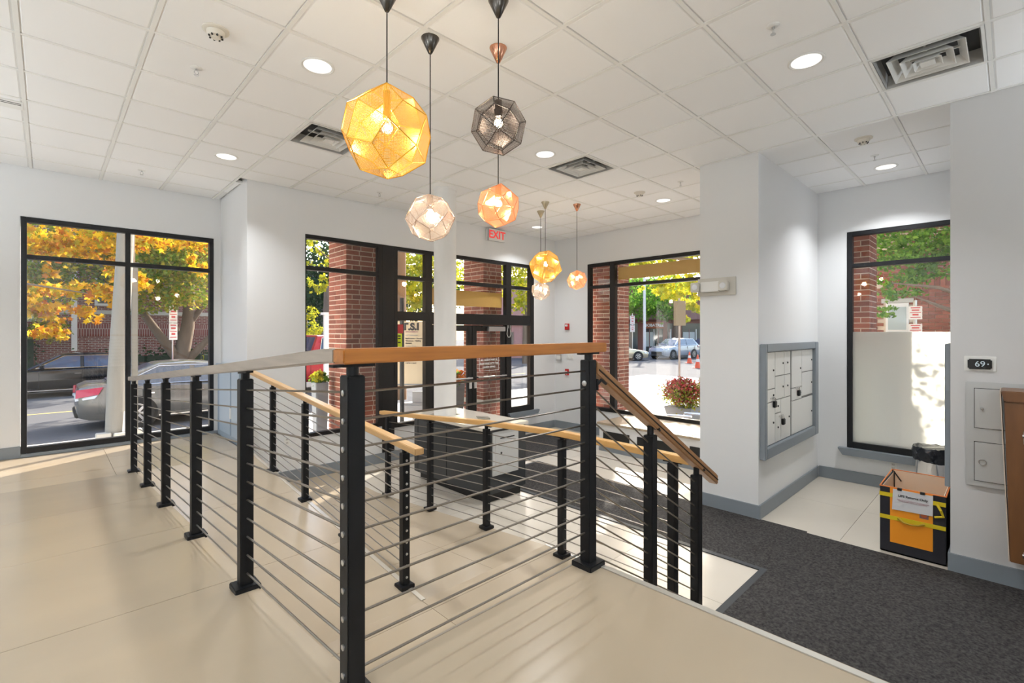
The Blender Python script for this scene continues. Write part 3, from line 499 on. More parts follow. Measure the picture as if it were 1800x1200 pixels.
def diffuser(x0, y0, label):
    s = .6096; cx_, cy_ = x0+s/2, y0+s/2; r = empty('air_vent', (cx_,cy_,CZ), label, 'air vent', 'square ceiling air vents'); h = s/2-.014
    def frus(a, za, b, zb, nm, m, t=.003):
        P = [(-1,-1),(1,-1),(1,1),(-1,1)]; vs = [(cx_+p*a,cy_+q*a,za) for p, q in P]+[(cx_+p*b,cy_+q*b,zb) for p, q in P]+[(cx_+p*(a-t),cy_+q*(a-t),za) for p, q in P]+[(cx_+p*(b-t),cy_+q*(b-t),zb) for p, q in P]
        fs = []
        for k in range(4):
            j = (k+1)%4; fs += [(k,j,j+4,k+4),(k+8,k+12,j+12,j+8),(k,k+8,j+8,j),(k+4,j+4,j+12,k+12)]
        return MB().add(vs, fs).build(nm, m, r)
    frus(h, CZ-.004, h-.018, CZ-.006, 'vent_rim', 'vent'); frus(h-.018, CZ-.006, h-.03, CZ+.09, 'duct_side', 'ventg')
    for a, za in ((.205,-.010),(.140,-.016),(.078,-.020)): frus(a, CZ+za, a-.045, CZ+za+.055, 'vent_cone', 'vent', .004)
    box('vent_core', 'vent', (cx_-.04,cx_+.04,cy_-.04,cy_+.04,CZ-.018,CZ-.010), r)
    MB().box(cx_-.2,cx_+.2,cy_-.006,cy_+.006,CZ+.03,CZ+.045).box(cx_-.006,cx_+.006,cy_-.2,cy_+.2,CZ+.03,CZ+.045).build('cross_bar', 'vent', r)
    box('duct', 'ventd', (cx_-h+.03,cx_+h-.03,cy_-h+.03,cy_+h-.03,CZ+.09,CZ+.10), r)
for v, l in zip(VENTS, ('large white square air vent beside the grey wall','white square air vent in the middle of the ceiling','white square air vent behind the large brass pendant')): diffuser(*v, l)
sv = empty('slot_vent', (-.45,5.72,CZ), 'narrow linear slot vent at the far left of the ceiling', 'air vent')
box('slot_frame', 'grid', (-.75,-.145,5.66,5.86,CZ-.006,CZ-.002), sv)
for y in (5.70,5.735): box('slot', 'ventd', (-.74,-.155,y,y+.012,CZ-.007,CZ-.0055), sv)
# EXIT sign
es = empty('exit_sign', (5.89,YD-.03,3.74), 'white exit sign with red letters above the entrance doors', 'exit sign')
box('sign_body', 'white', (5.70,6.08,YD-.10,YD,3.625,3.835), es, bevel=.006); box('sign_rim', 'grey', (5.693,6.087,YD-.085,YD-.06,3.618,3.842), es); text('lettering', 'EXIT', 'exit', (5.89,YD-.103,3.727), .195, '-y', es, bold=.005)
# emergency light on the column
el = empty('emergency_light', (5.36,2.27,2.47), 'white twin head emergency light on the square column', 'emergency light')
box('back_plate', mat('warm white plate', (.62,.60,.55), .5), (5.362,5.38,2.075,2.50,2.375,2.572), el, bevel=.004)
box('battery_case', 'white', (5.315,5.362,2.235,2.45,2.415,2.53), el, bevel=.008)
for y in (2.185, 2.50):
    h = MB().hexa([(5.28,y-.05,2.42),(5.35,y-.045,2.42),(5.35,y+.045,2.42),(5.28,y+.05,2.42),(5.28,y-.05,2.53),(5.35,y-.045,2.52),(5.35,y+.045,2.52),(5.28,y+.05,2.53)]).build('lamp_head', MATS['warm white plate'], el, bevel=.008)
    MB().lathe([(.001,.006),(.03,.004),(.034,0)], (5.279,y,2.475), 16, Matrix(((0,0,-1),(0,1,0),(1,0,0)))).build('lens', 'clamp', h, smooth=True)
# red fire devices and plates on the right wall
def wallbox(name, label, cat, y, z, w, h, m, extra=None, d=.03):
    r = empty(name, (XR,y,z), label, cat); box('housing', m, (XR-d,XR,y-w/2,y+w/2,z-h/2,z+h/2), r, bevel=.004)
    if extra: extra(r)
    return r
wallbox('fire_strobe', 'red fire alarm strobe high on the right wall', 'fire alarm', 6.26, 2.08, .10, .125, 'red', lambda r: box('strobe_lens', 'clamp', (XR-.05,XR-.03,6.23,6.29,2.085,2.125), r, bevel=.004), .035)
wallbox('fire_pull', 'red fire alarm pull station low on the right wall', 'fire alarm', 6.265, 1.16, .085, .125, 'red', lambda r: (box('pull_handle', 'white', (XR-.045,XR-.03,6.245,6.285,1.165,1.185), r), box('pull_label', 'white', (XR-.033,XR-.03,6.245,6.285,1.115,1.125), r)))
wallbox('intercom_plate', 'small steel framed plate on the right wall below the oak rail', 'wall plate', 6.48, 1.45, .13, .13, 'steel', lambda r: box('plate_face', 'white', (XR-.032,XR-.03,6.43,6.53,1.41,1.49), r), .03)
wallbox('light_switch', 'white double light switch on the right wall below the oak rail', 'light switch', 6.19, 1.475, .17, .11, 'white', lambda r: [box('rocker', 'white', (XR-.022,XR-.012,y-.018,y+.018,1.445,1.505), r, bevel=.002) for y in (6.15,6.23)], .012)
def outlet(label, c, face):
    r = empty('wall_outlet', c, label, 'outlet'); x, y, z = c
    q = (lambda u0,u1,z0,z1,d0,d1: (x+u0,x+u1,y-d1,y-d0,z+z0,z+z1)) if face == '-y' else (lambda u0,u1,z0,z1,d0,d1: (x-d1,x-d0,y+u0,y+u1,z+z0,z+z1))
    box('plate', 'white', q(-.037,.037,-.06,.06,0,.006), r, bevel=.002)
    for s in (-.022,.022): box('socket', mat('socket face', (.68,.66,.62), .5), q(-.017,.017,s-.014,s+.014,.006,.009), r, bevel=.001); box('socket_slot', 'dark', q(-.008,-.005,s-.006,s+.006,.0085,.0095), r); box('socket_slot', 'dark', q(.005,.008,s-.006,s+.006,.0085,.0095), r)
outlet('white outlet on the wall left of the entrance window', (2.263,YD,.541), '-y'); outlet('white outlet under the frosted window sill', (XR,1.03,.295), '-x')
# ================================================================== DESK, MATS
dk = empty('reception_desk', (3.9,4.87,0), 'dark grey block desk with white stone top around round column', 'desk')
X0, X1, Y0, Y1 = 3.565, 4.235, 4.155, 5.60
nx0, nx1, ny0, ny1 = 3.65, 3.95, 5.07, 5.37
def ring(nm, m, a, b, c, d, e, f_): MB().box(a,b,c,ny0,e,f_).box(a,b,ny1,d,e,f_).box(a,nx0,ny0,ny1,e,f_).box(nx1,b,ny0,ny1,e,f_).build(nm, m, dk)
ring('toe_kick', 'dark', X0+.07,X1-.05,Y0+.04,Y1-.05,0,.10)
ring('desk_body', 'desk', X0+.012,X1-.012,Y0+.012,Y1-.012,.10,.84)
for a, b in ((Y0+.01,4.865),(4.875,Y1-.10),(Y1-.09,Y1-.004)): box('side_panel', 'desk', (X0,X0+.014,a,b,.11,.80), dk, bevel=.002)
for a, b, c, d in ((X0+.004,3.685,.10,.84),(4.11,X1,.10,.84),(3.685,4.11,.10,.30),(3.685,4.11,.815,.84)): box('front_panel', 'desk', (a,b,Y0,Y0+.014,c,d), dk)
ring('stone_top', 'top', X0-.03,X1+.02,Y0-.03,Y1+.02,.845,.88)
dp = box('drop_box_face', mat('light grey steel', (.60,.61,.61), .4, .2), (3.69,4.105,Y0-.012,Y0+.01,.305,.81), dk, bevel=.004)
box('drop_door', MATS['light grey steel'], (3.725,4.04,Y0-.017,Y0-.01,.33,.785), dp, bevel=.003); box('mail_slot', 'dark', (3.80,4.03,Y0-.019,Y0-.016,.725,.738), dp)
MB().lathe([(.012,0),(.012,.008),(.004,.009)], (3.815,Y0-.016,.56), 12, AX['-y']).build('lock', 'dark', dp)
lf = empty('folded_leaflet', (3.95,4.6,.88), 'small folded grey leaflet lying on the white desk top', 'leaflet')
MB().hexa([(3.86,4.60,.8805),(3.98,4.52,.8805),(4.02,4.58,.8805),(3.90,4.67,.8805),(3.86,4.60,.884),(3.98,4.52,.894),(4.02,4.58,.894),(3.90,4.67,.884)]).build('leaf_fold', mat('dull paper', (.22,.20,.16), .6), lf)
MB().hexa([(3.92,4.70,.8805),(4.05,4.62,.8805),(4.09,4.69,.8805),(3.97,4.78,.8805),(3.92,4.70,.892),(4.05,4.62,.884),(4.09,4.69,.884),(3.97,4.78,.892)]).build('leaf_fold', MATS['dull paper'], lf)
def carpet(name, label, boxes, edges):
    r = empty(name, ((boxes[0][0]+boxes[0][1])/2,(boxes[0][2]+boxes[0][3])/2,0), label, 'mat')
    mb = MB()
    for b in boxes: mb.box(*b, 0.0005, .009)
    mb.build('pile', 'mat_', r)
    for e in edges: box('edging', 'matedge', (*e, .0005, .010), r)
carpet('floor_runner', 'wide charcoal carpet runner past the desk and alcove', [(4.28,5.38,1.40,4.98),(3.18,5.34,-2.9,1.40)], [(4.23,4.28,1.40,4.98),(4.23,5.38,4.98,5.02),(3.13,4.23,1.40,1.45)])
carpet('door_mat', 'charcoal entrance mat in front of the glass doors', [(4.36,7.30,5.20,6.42)], [(4.32,4.36,5.16,6.46),(7.30,7.34,5.16,6.46),(4.36,7.30,5.16,5.20),(4.36,7.30,6.42,6.46)])
# ================================================================== MAILBOXES, LOCKERS
mbx = empty('mailbox_unit', (6.4,1.83,1.2), 'wall of aluminium mailbox doors in a grey frame', 'mailboxes')
yM = 1.85
for b in ((5.41,5.475,.62,1.84),(7.26,7.40,.62,1.84),(5.475,7.26,1.755,1.84),(5.475,7.26,.62,.735)): box('frame_bar', 'base', (b[0],b[1],yM-.06,yM,b[2],b[3]), mbx, bevel=.006)
box('backing', mat('mailbox gaps', (.20,.20,.20), .5, .3), (5.475,7.26,yM-.012,yM,.735,1.755), mbx)
def mdoor(x0, w, z0, h, fr_, lock=True):
    a, b, c, d = fr_; A, B = x0+a*w+.005, x0+b*w-.005; T, U = z0+h-c*h-.005, z0+h-d*h+.005
    o = box('mailbox_door', 'mail', (A,B,yM-.026,yM-.010,U,T), mbx, bevel=.002)
    if lock: MB().lathe([(.011,0),(.011,.007),(.005,.009)], (B-.05 if b-a>.3 else (A+B)/2,yM-.026,(T+U)/2), 10, AX['-y']).build('lock', 'dark', o)
for fr_ in ((0,.38,0,.40),(0,.38,.40,.54),(0,.38,.54,1),(.38,.75,0,.27),(.38,.75,.27,.53),(.75,1,0,.27),(.75,1,.27,.53),(.38,.60,.53,.68),(.38,.60,.68,1),(.60,1,.53,1)): mdoor(5.48,.86,.74,1.01,fr_)
for fr_ in ((0,.45,0,.45),(0,.45,.45,.60),(.45,1,0,.28),(.45,1,.28,.58),(0,1,.60,1)): mdoor(6.39,.865,.74,1.01,fr_)
for (x, z, l) in ((5.76,1.20,'small black key lockbox hanging on the leftmost mailboxes'),(6.04,.975,'small black key lockbox hanging lowest on the mailboxes'),(6.62,1.25,'small black key lockbox hanging on the right mailbox module')):
    r = empty('key_lockbox', (x,yM-.04,z), l, 'lockbox', 'key lockboxes on the mailboxes')
    box('lock_body', 'frame', (x-.03,x+.03,yM-.055,yM-.027,z-.06,z+.01), r, bevel=.005)
    MB().tube([(x-.02,yM-.04,z+.005),(x-.02,yM-.04,z+.04),(x,yM-.04,z+.055),(x+.02,yM-.04,z+.04),(x+.02,yM-.04,z+.005)], .005, 8).build('shackle', 'chrome', r, smooth=True)
    box('hasp', 'steel', (x-.10,x+.012,yM-.03,yM-.026,z+.035,z+.055), r)
m2 = empty('mailbox_unit', (6.4,.38,1.25), 'second mailbox unit seen edge on behind the thermostat wall', 'mailboxes')
for b in ((5.40,5.47,.68,1.87),(7.3,7.4,.68,1.87),(5.47,7.3,1.79,1.87),(5.47,7.3,.68,.78)): box('frame_bar', 'base', (b[0],b[1],.355,.392,b[2],b[3]), m2, bevel=.004)
for a in (5.48,6.4): box('mailbox_door', 'mail', (a,a+.88,.356,.372,.79,1.78), m2)
xP = 5.37
pk = empty('parcel_locker', (xP,.05,1.15), 'grey steel parcel locker set into the grey wall under thermostat', 'locker')
lk = mat('locker steel', (.52,.53,.53), .4, .15)
box('locker_frame', lk, (xP-.022,xP,-.42,.262,.735,1.57), pk, bevel=.006)
for (a, b) in ((1.206,1.517),(.785,1.091)):
    box('door_gap', 'dark', (xP-.0235,xP-.02,-.075,.213,a-.004,b+.004), pk)
    o = box('locker_door', lk, (xP-.03,xP-.022,-.072,.209,a,b), pk, bevel=.002)
    if a > 1.1: MB().lathe([(.008,0),(.008,.01),(.004,.03)], (xP-.03,.165,1.36), 10, Matrix(((0,0,-1),(0,1,0),(1,0,0)))).build('key', 'steel', o)
    else: MB().tube([(xP-.036,.165+.022*math.cos(t*math.pi/6),.935+.022*math.sin(t*math.pi/6)) for t in range(13)], .003, 6).build('ring_pull', 'steel', o, smooth=True)
    box('locker_door', lk, (xP-.03,xP-.022,-.38,-.10,a,b), pk, bevel=.002)
th = empty('thermostat', (xP,.175,1.718), 'black thermostat reading 69 on a white plate', 'thermostat')
box('wall_plate', 'white', (xP-.006,xP,.085,.272,1.655,1.775), th, bevel=.003)
o = box('thermostat_body', 'screen', (xP-.028,xP-.006,.11,.25,1.672,1.752), th, bevel=.008)
text('digits', '69', 'seg', (xP-.0292,.178,1.712), .062, '-x', th); text('status_dot', '•', 'seg', (xP-.0292,.132,1.712), .04, '-x', th)
wc = empty('wooden_cabinet', (5.19,-.2,.9), 'varnished wooden box with chrome latches on the grey wall', 'cabinet')
MB().prism([(.012,.31),(-.6,.31),(-.6,1.46),(.040,1.46)], 'x', 5.0, xP-.045).build('cabinet_body', 'wood', wc, bevel=.004)
MB().prism([(.040,1.462),(-.6,1.462),(-.6,1.54),(.058,1.54)], 'x', 4.985, xP-.045).build('cabinet_lid', 'wood', wc, bevel=.006)
MB().prism([(.0125,.312),(.0185,.312),(.064,1.538),(.058,1.538)], 'x', 5.0, xP-.045).build('edge_strip', mat('raw wood edge', (.62,.50,.40), .6), wc)
for z in (1.22, .375):
    l_ = box('latch', 'chrome', (4.985,5.0,-.14,-.055,z-.055 if z>1 else z-.02,z+.045 if z>1 else z+.03), wc, bevel=.004); MB().tube([(4.975,-.05,z+.01),(4.975,-.12,z+.01)], .014, 10).build('latch_pin', 'chrome', l_, smooth=True)
# ================================================================== RETURNS TOTE, BIN
tb = empty('returns_tote', (5.72,.61,0), 'open orange and black fabric tote box for returned parcels', 'tote box')
xa, xb, ya, yb, zt = 5.42, 6.06, .385, .83, .585
MB().box(xa,xa+.012,ya,yb,.004,zt).box(xb-.012,xb,ya,yb,.004,zt+.02).box(xa+.012,xb-.012,ya,ya+.012,.004,zt).box(xa+.012,xb-.012,yb-.012,yb,.004,zt).box(xa,xb,ya,yb,.004,.02).build('tote_shell', 'black', tb, bevel=.004)
MB().box(xa+.013,xa+.016,ya+.013,yb-.013,.02,zt-.004).box(xb-.016,xb-.013,ya+.013,yb-.013,.02,zt+.016).box(xa+.016,xb-.016,ya+.013,ya+.016,.02,zt-.004).box(xa+.016,xb-.016,yb-.016,yb-.013,.02,zt-.004).build('lining', 'lining', tb)
MB().tube([(xa+.005,ya,zt),(xa+.005,yb,zt),(xb-.005,yb,zt+.018),(xb-.005,ya,zt+.018),(xa+.005,ya,zt)], .006, 6).build('piping', mat('orange piping', (.70,.20,.04), .6), tb)
MB().tube([(xb-.02,yb-.02,zt+.01),(xb-.02,yb-.02,.03)], .004, 6).tube([(xb-.022,yb-.02,zt),(xb-.03,yb-.075,zt-.08)], .005, 6).build('seam_tape', 'black', tb)
box('front_panel', 'orange', (xa-.004,xa,.468,.757,.10,zt-.004), tb)
for z in (.50,.30): box('strap', 'strap', (xa-.007,xa-.004,ya,yb,z,z+.035), tb)
MB().tube([(xa-.008,.70,.325),(xa-.02,.66,.300),(xa-.022,.61,.292),(xa-.02,.56,.302),(xa-.008,.52,.32)], [.010,.008,.007,.008,.010], 6).build('handle_loop', mat('brown webbing', (.42,.28,.02), .7), tb)
MB().tube([(xa-.006,.44,.51),(xa-.03,.415,.47),(xa-.02,.40,.42),(xa-.006,.455,.40)], .010, 6).build('handle_loop', 'strap', tb)
box('side_strap', 'strap', (xa,xb,yb,yb+.004,.50,.535), tb)
MB().box(xa-.006,xa-.004,.495,.555,.365,.425).build('label_patch', mat('maroon patch', (.20,.10,.09), .7), tb); MB().lathe([(.001,.002),(.022,.001),(.022,0)], (xa-.006,.525,.395), 16, Matrix(((0,0,-1),(0,1,0),(1,0,0)))).build('round_print', mat('rust print', (.42,.09,.03), .7), tb)
pp = empty('returns_note', (xa-.01,.61,.47), 'paper note in a plastic sleeve clipped to the tote', 'note')
MB().hexa([(xa-.012,.742,.395),(xa-.010,.742,.395),(xa-.010,.468,.405),(xa-.012,.468,.405),(xa-.011,.735,.578),(xa-.009,.735,.578),(xa-.009,.466,.575),(xa-.011,.466,.575)]).build('paper', 'paper', pp)
text('note_title', 'UPS Returns Only', 'ink', (xa-.0135,.60,.525), .027, '-x', pp, bold=.0006)
text('note_lines', 'Please do not leave other carrier packages here\nmissing packages are not our responsibility', 'inkr', (xa-.0135,.60,.487), .0112, '-x', pp)
for y in (.69,.535): box('binder_clip', 'dark', (xa-.016,xa+.004,y-.016,y+.016,.570,.592), pp, bevel=.002)
bn = empty('waste_bin', (7.1,.60,0), 'round chrome waste bin with a black bag in the alcove', 'waste bin')
MB().lathe([(.15,0),(.165,.02),(.165,.665),(.17,.68),(.155,.68),(.15,.60)], (7.1,.60,0), 40).build('bin_body', 'chrome', bn, smooth=True)
rr_ = random.Random(3); prof = [(.158,.685),(.176,.69),(.182,.65),(.184,.60),(.176,.55),(.170,.54)]
mb = MB().lathe(prof, (7.1,.60,0), 48); mb.v = [(7.1+(x-7.1)*(1+rr_.uniform(0,.10)),.60+(y-.60)*(1+rr_.uniform(0,.10)),z+rr_.uniform(-.012,.012)) for x,y,z in mb.v]; mb.build('bin_bag', 'bagp', bn, smooth=True)
# door lettering, notices on the glass, cable loop
dn = empty('door_notice', (5.79,YD+.02,1.45), 'white lettered notice in a thin frame on the right glass door', 'sign')
bars(dn, 'y', YD+.012, [(5.56,6.03,1.585,1.592),(5.56,6.03,1.27,1.277),(5.56,5.567,1.277,1.585),(6.023,6.03,1.277,1.585)], 'inkw', 0, .002, 'notice_border')
for z, b, s in ((1.54,'NOTICE TO VISITORS',.048),(1.465,'ALL GUESTS MUST BE',.042),(1.40,'REGISTERED WITH THE',.042),(1.335,'LEASING OFFICE',.042)): text('lettering', b, 'inkw', (5.795,YD+.012,z), s, '-y', dn, bold=.0012)
box('glass_notice', 'signr', (3.905,4.02,YD+.028,YD+.034,1.95,2.09), label='red notice stuck on the glass beside the entrance', cat='notice')
ln = empty('lime_notice', (3.96,YD+.03,1.84), 'lime yellow notice stuck below a red one on the glass', 'notice')
box('sheet', 'lime', (3.905,4.0,YD+.028,YD+.034,1.74,1.945), ln)
for z in (1.90,1.86,1.80): box('printed_line', 'ink', (3.925,3.975,YD+.026,YD+.028,z,z+.018), ln)
cl = empty('cable_loop', (6.27,YD-.02,1.98), 'white cable lock loop hanging on the door frame', 'cable lock')
MB().tube([(6.27+.055*math.sin(t)*(1-.25*math.cos(t)),YD-.018,1.98+.10*math.cos(t)) for t in [i*math.pi/10-2.9 for i in range(1,19)]][::1], .006, 6).build('loop', 'white', cl, smooth=True) if 0 else MB().tube([(6.235,YD-.018,2.08),(6.225,YD-.018,2.0),(6.215,YD-.018,1.93),(6.245,YD-.018,1.875),(6.29,YD-.018,1.875),(6.315,YD-.018,1.93),(6.305,YD-.018,2.0),(6.295,YD-.018,2.08)], .006, 6).build('loop', 'white', cl, smooth=True)
for x in (6.235,6.297): box('ferrule', 'steel', (x-.011,x+.011,YD-.03,YD-.006,2.04,2.10), cl, bevel=.003)
# ================================================================== OUTSIDE
box('ground_asphalt', 'asph', (-60,90,YL+.21,110,-.6,-.17), label='grey asphalt streets around the building', cat='street', kind=ST)
box('ground_asphalt', 'asph', (XR+.17,90,-60,YL+.21,-.6,-.17), label='grey asphalt street beyond the plaza', cat='street', kind=ST)
for b, l in (((-30,20.5,YL+.2,11.9,-.5,-.03),'sunlit concrete sidewalk below the left window'), ((XR+.16,20.5,-30,YL+.2,-.5,-.035),'sunlit pale concrete plaza outside the right window'), ((1.99,XR+.16,YD+.16,YL+.2,-.5,-.03),'concrete arcade floor outside the entrance doors'), ((-40,9,24.3,34,-.5,-.03),'concrete sidewalk across the street')):
    box('pavement', 'conc', b, label=l, cat='pavement', kind=ST)
box('road_line', mat('yellow road paint', (.55,.40,.12), .8), (-30,18,17.6,17.72,-.17,-.166), label='faded yellow centre line on the street', cat='road line', kind=ST)
box('kerb', 'stone', (-30,20.5,11.9,12.05,-.5,-.03), label='stone kerb along the near sidewalk', cat='kerb', kind=ST)
# ---- brick pillars of the arcade, each brick laid
BM = {}
def brick(parent, x0, x1, y0, y1, z0, z1):
    k = (round(x1-x0,3), round(y1-y0,3), round(z1-z0,3))
    c = Vector(((x0+x1)/2,(y0+y1)/2,(z0+z1)/2)) - wloc(parent)
    if k in BM:
        o = bpy.data.objects.new('brick', BM[k]); COL.objects.link(o); o.parent = parent; o.location = c; return o
    hx, hy, hz = [v/2 for v in k]
    o = MB().box(-hx,hx,-hy,hy,-hz,hz).build('brick', 'brick'); 
    o.parent = parent; o.location = c; BM[k] = o.data; return o
def pillar(label, x0, x1, y0, y1, zb, zt, zlow=-.03, foot='brick'):
    r = empty('brick_pillar', ((x0+x1)/2,(y0+y1)/2,0), label, 'pillar', 'brick pillars of the arcade', ST)
    box('pillar_core', 'mortar', (x0+.005,x1-.005,y0+.005,y1-.005,zlow,zt), r)
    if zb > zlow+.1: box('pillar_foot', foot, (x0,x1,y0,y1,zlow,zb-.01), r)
    ch, g, n, dp = .075, .014, 0, .09; z = zb
    while z + ch <= zt+.01:
        a, b = (x0, x1) if n % 2 == 0 else (x0+dp+g, x1)
        L_ = (x1-x0-2*g)/3
        if n % 2 == 0: xs = [x0, x0+L_+g, x0+2*(L_+g), x1+g]
        else: xs = [x0+dp+g, x0+dp+g+L_*.55, x0+dp+2*g+L_*1.55, x1+g]
        if n % 2: q = (x1-xs[0]-2*g)/3; xs = [xs[0], xs[0]+q*.75+g, xs[0]+q*1.9+2*g, x1+g]
        for i in range(len(xs)-1): brick(r, xs[i], xs[i+1]-g, y0+R_.uniform(0,.002), y0+dp, z, z+ch-g)
        ya = y0+dp+g if n % 2 == 0 else y0
        D_ = (y1-ya-g)/2 if n % 2 == 0 else (y1-ya-2*g)/3
        y = ya
        while y < y1-.05: brick(r, x0+R_.uniform(0,.002), x0+dp, y, min(y+D_, y1), z, z+ch-g); y += D_+g
        z += ch; n += 1
    return r
pillar('red brick pillar outside the window left of the entrance', 3.25, 3.90, 6.98, 7.60, .30, 3.55)
pb_ = pillar('red brick pillar outside the glass entrance doors', 5.99, 6.46, 7.0, 7.60, .30, 3.55)
box('stone_band', 'stone', (5.975,6.475,6.985,7.61,.60,.675), pb_)
pillar('red brick pillar at the left end of the right window', 8.0, 8.55, 5.43, 6.15, .40, 3.55)
pillar('red brick pillar outside the half frosted window', 8.0, 8.52, 1.34, 1.95, 1.80, 3.55, foot='white')  # white foot paints in the brightness showing through the frosted film
# ---- far brick walls: pattern too small to pick apart
def brickwall_mat(name, c1, c2, mort, bw, bh, axis):
    m = bpy.data.materials.new(name); m.use_nodes = True; nt = m.node_tree; L = nt.links.new; b = nt.nodes['Principled BSDF']; b.inputs['Roughness'].default_value = .9
    tc = nt.nodes.new('ShaderNodeTexCoord'); s = nt.nodes.new('ShaderNodeSeparateXYZ'); L(tc.outputs['Object'], s.inputs[0]); c = nt.nodes.new('ShaderNodeCombineXYZ')
    L(s.outputs[axis], c.inputs[0]); L(s.outputs[2], c.inputs[1]); t = nt.nodes.new('ShaderNodeTexBrick'); L(c.outputs[0], t.inputs[0])
    t.inputs['Color1'].default_value = (*c1,1); t.inputs['Color2'].default_value = (*c2,1); t.inputs['Mortar'].default_value = (*mort,1); t.inputs['Scale'].default_value = 1
    t.inputs['Brick Width'].default_value = bw; t.inputs['Row Height'].default_value = bh; t.inputs['Mortar Size'].default_value = .012; L(t.outputs[0], b.inputs['Base Color']); M[name] = m; return m
brickwall_mat('far brick', (.24,.062,.048), (.17,.045,.038), (.40,.33,.29), .21, .075, 0); brickwall_mat('far soldier brick', (.24,.062,.048), (.18,.045,.038), (.42,.34,.30), .085, .53, 0)
brickwall_mat('side brick', (.25,.072,.05), (.17,.045,.035), (.42,.34,.28), .21, .075, 1)
bb = empty('brick_house', (0,27,0), 'long red brick house across the street behind the left window', 'building')
box('house_wall', 'far brick', (-22,8,27,33,-.2,9), bb)
box('soldier_course', 'far soldier brick', (-22,8,26.97,27,1.80,2.33), bb)
box('stone_band', 'stone', (-22,8,26.93,27,2.74,2.90), bb)
box('downspout', 'signw', (.72,.90,26.85,26.97,1.2,6), bb)
for x in (-6.5,-2.6,2.2,6.4):
    w_ = box('house_window', 'signw', (x-.75,x+.75,26.93,26.99,3.1,5.0), bb); box('window_glass', 'shopw', (x-.65,x+.65,26.915,26.93,3.2,4.0), w_); box('window_glass', 'shopw', (x-.65,x+.65,26.915,26.93,4.07,4.9), w_)
# neighbour house seen through the alcove window, its near bricks laid one by one
nb = empty('brick_house', (13,.5,0), 'red brick house with white window seen through alcove window', 'building')
box('house_wall', 'side brick', (13.03,18,-5,3.2,-.2,8), nb)
box('wall_mortar', 'mortar', (13.0,13.03,.2,2.1,1.75,3.8), nb)
def nbrick(y0, y1, z0, z1): brick(nb, 12.975, 13.04, y0, y1, z0, z1)
z = 1.80; n = 0
while z < 3.75:
    if not 2.885 < z+.03 < 3.1:
        y = .25 + (.105 if n % 2 else 0)
        while y < 2.05:
            if not (1.42 < y+.1 < 1.98 and z < 2.62): nbrick(y, y+.199, z, z+.064)
            y += .21
    z += .075; n += 1
for k in range(20): nbrick(.25+.085*k, .25+.085*k+.075, 2.90, 3.085)
hw = box('house_window', 'signw', (12.93,13.04,1.50,1.88,1.0,2.58), nb); box('window_glass', mat('pale blind', (.42,.47,.46), .3), (12.92,12.935,1.54,1.84,1.08,1.98), hw); box('window_glass', MATS['pale blind'], (12.92,12.935,1.54,1.84,2.02,2.50), hw); box('window_lintel', 'stone', (12.95,13.04,1.42,1.96,2.59,2.68), nb)
hw = box('house_window', 'signw', (12.93,13.04,2.36,2.52,1.0,2.58), nb)
# storefronts far across the plaza (local x runs along the facade)
FZ = T_AZ - math.pi/2
sf = empty('storefront_building', (0,0,0), 'brown brick shop building with dark windows across the plaza', 'building')
box('facade_wall', 'store', (4,30,.0,6,-.2,7.5), sf)
box('fascia_band', 'storet', (4,30,-.5,0,3.30,4.9), sf)
for a, b in ((9.2,13.0),(13.75,15.6),(16.1,16.75),(17.6,20.5),(21,24.5)):
    w_ = box('shop_window', 'shopw', (a,b,-.06,.02,-.1,2.35 if a == 13.75 else 2.9), sf)
    for k in range(1, 4): box('glazing_bar', 'storet' if k % 2 else 'signw', (a+(b-a)*k/4-.04,a+(b-a)*k/4+.04,-.09,-.05,-.1,2.3), w_)
    box('blind', mat('shop blind', (.45,.45,.43), .7), (a+.1,a+(b-a)*.45,-.075,-.06,.5,2.0), w_)
sb = box('shop_sign', mat('rust sign', (.36,.11,.05), .7), (13.7,15.65,-.2,-.05,2.38,3.02), sf)
text('sign_letters', 'BOBATREE', 'inkw', (14.67,-.21,2.69), .40, '-y', sb, bold=.01)
sf.location = (34.74,36.0,0); sf.rotation_euler = (0,0,FZ)
pk2 = empty('pink_building', (0,0,0), 'pink stucco building seen through the narrow right side window', 'building')
box('facade_wall', 'pink', (-1.8,5,0,6,-.2,6.5), pk2)
w_ = box('shop_window', 'shopw', (.9,1.9,-.06,.02,.2,2.0), pk2); box('shop_window', 'shopw', (-1.2,.1,-.06,.02,.2,2.0), pk2); box('fascia_band', 'storet', (-1.8,5,-.25,0,2.6,3.2), pk2)
pk2.location = (27.8,28.8,0); pk2.rotation_euler = (0,0,FZ)
dh = empty('row_house', (0,0,0), 'dark house far down the street behind the trees', 'building')
box('house_wall', mat('dark house wall', (.10,.08,.075), .9), (-9,9,0,6,-.2,7), dh); MB().prism([(-9.4,7),(9.4,7),(0,10.5)], 'y', -.3, 6.2).build('roof', mat('slate roof', (.09,.10,.12), .8), dh)
for k in range(5): box('house_window', 'signw', (-7.5+3.3*k,-6.3+3.3*k,-.06,.02,2.6,4.4), dh)
dh.location = (19,58,0); dh.rotation_euler = (0,0,-.42)
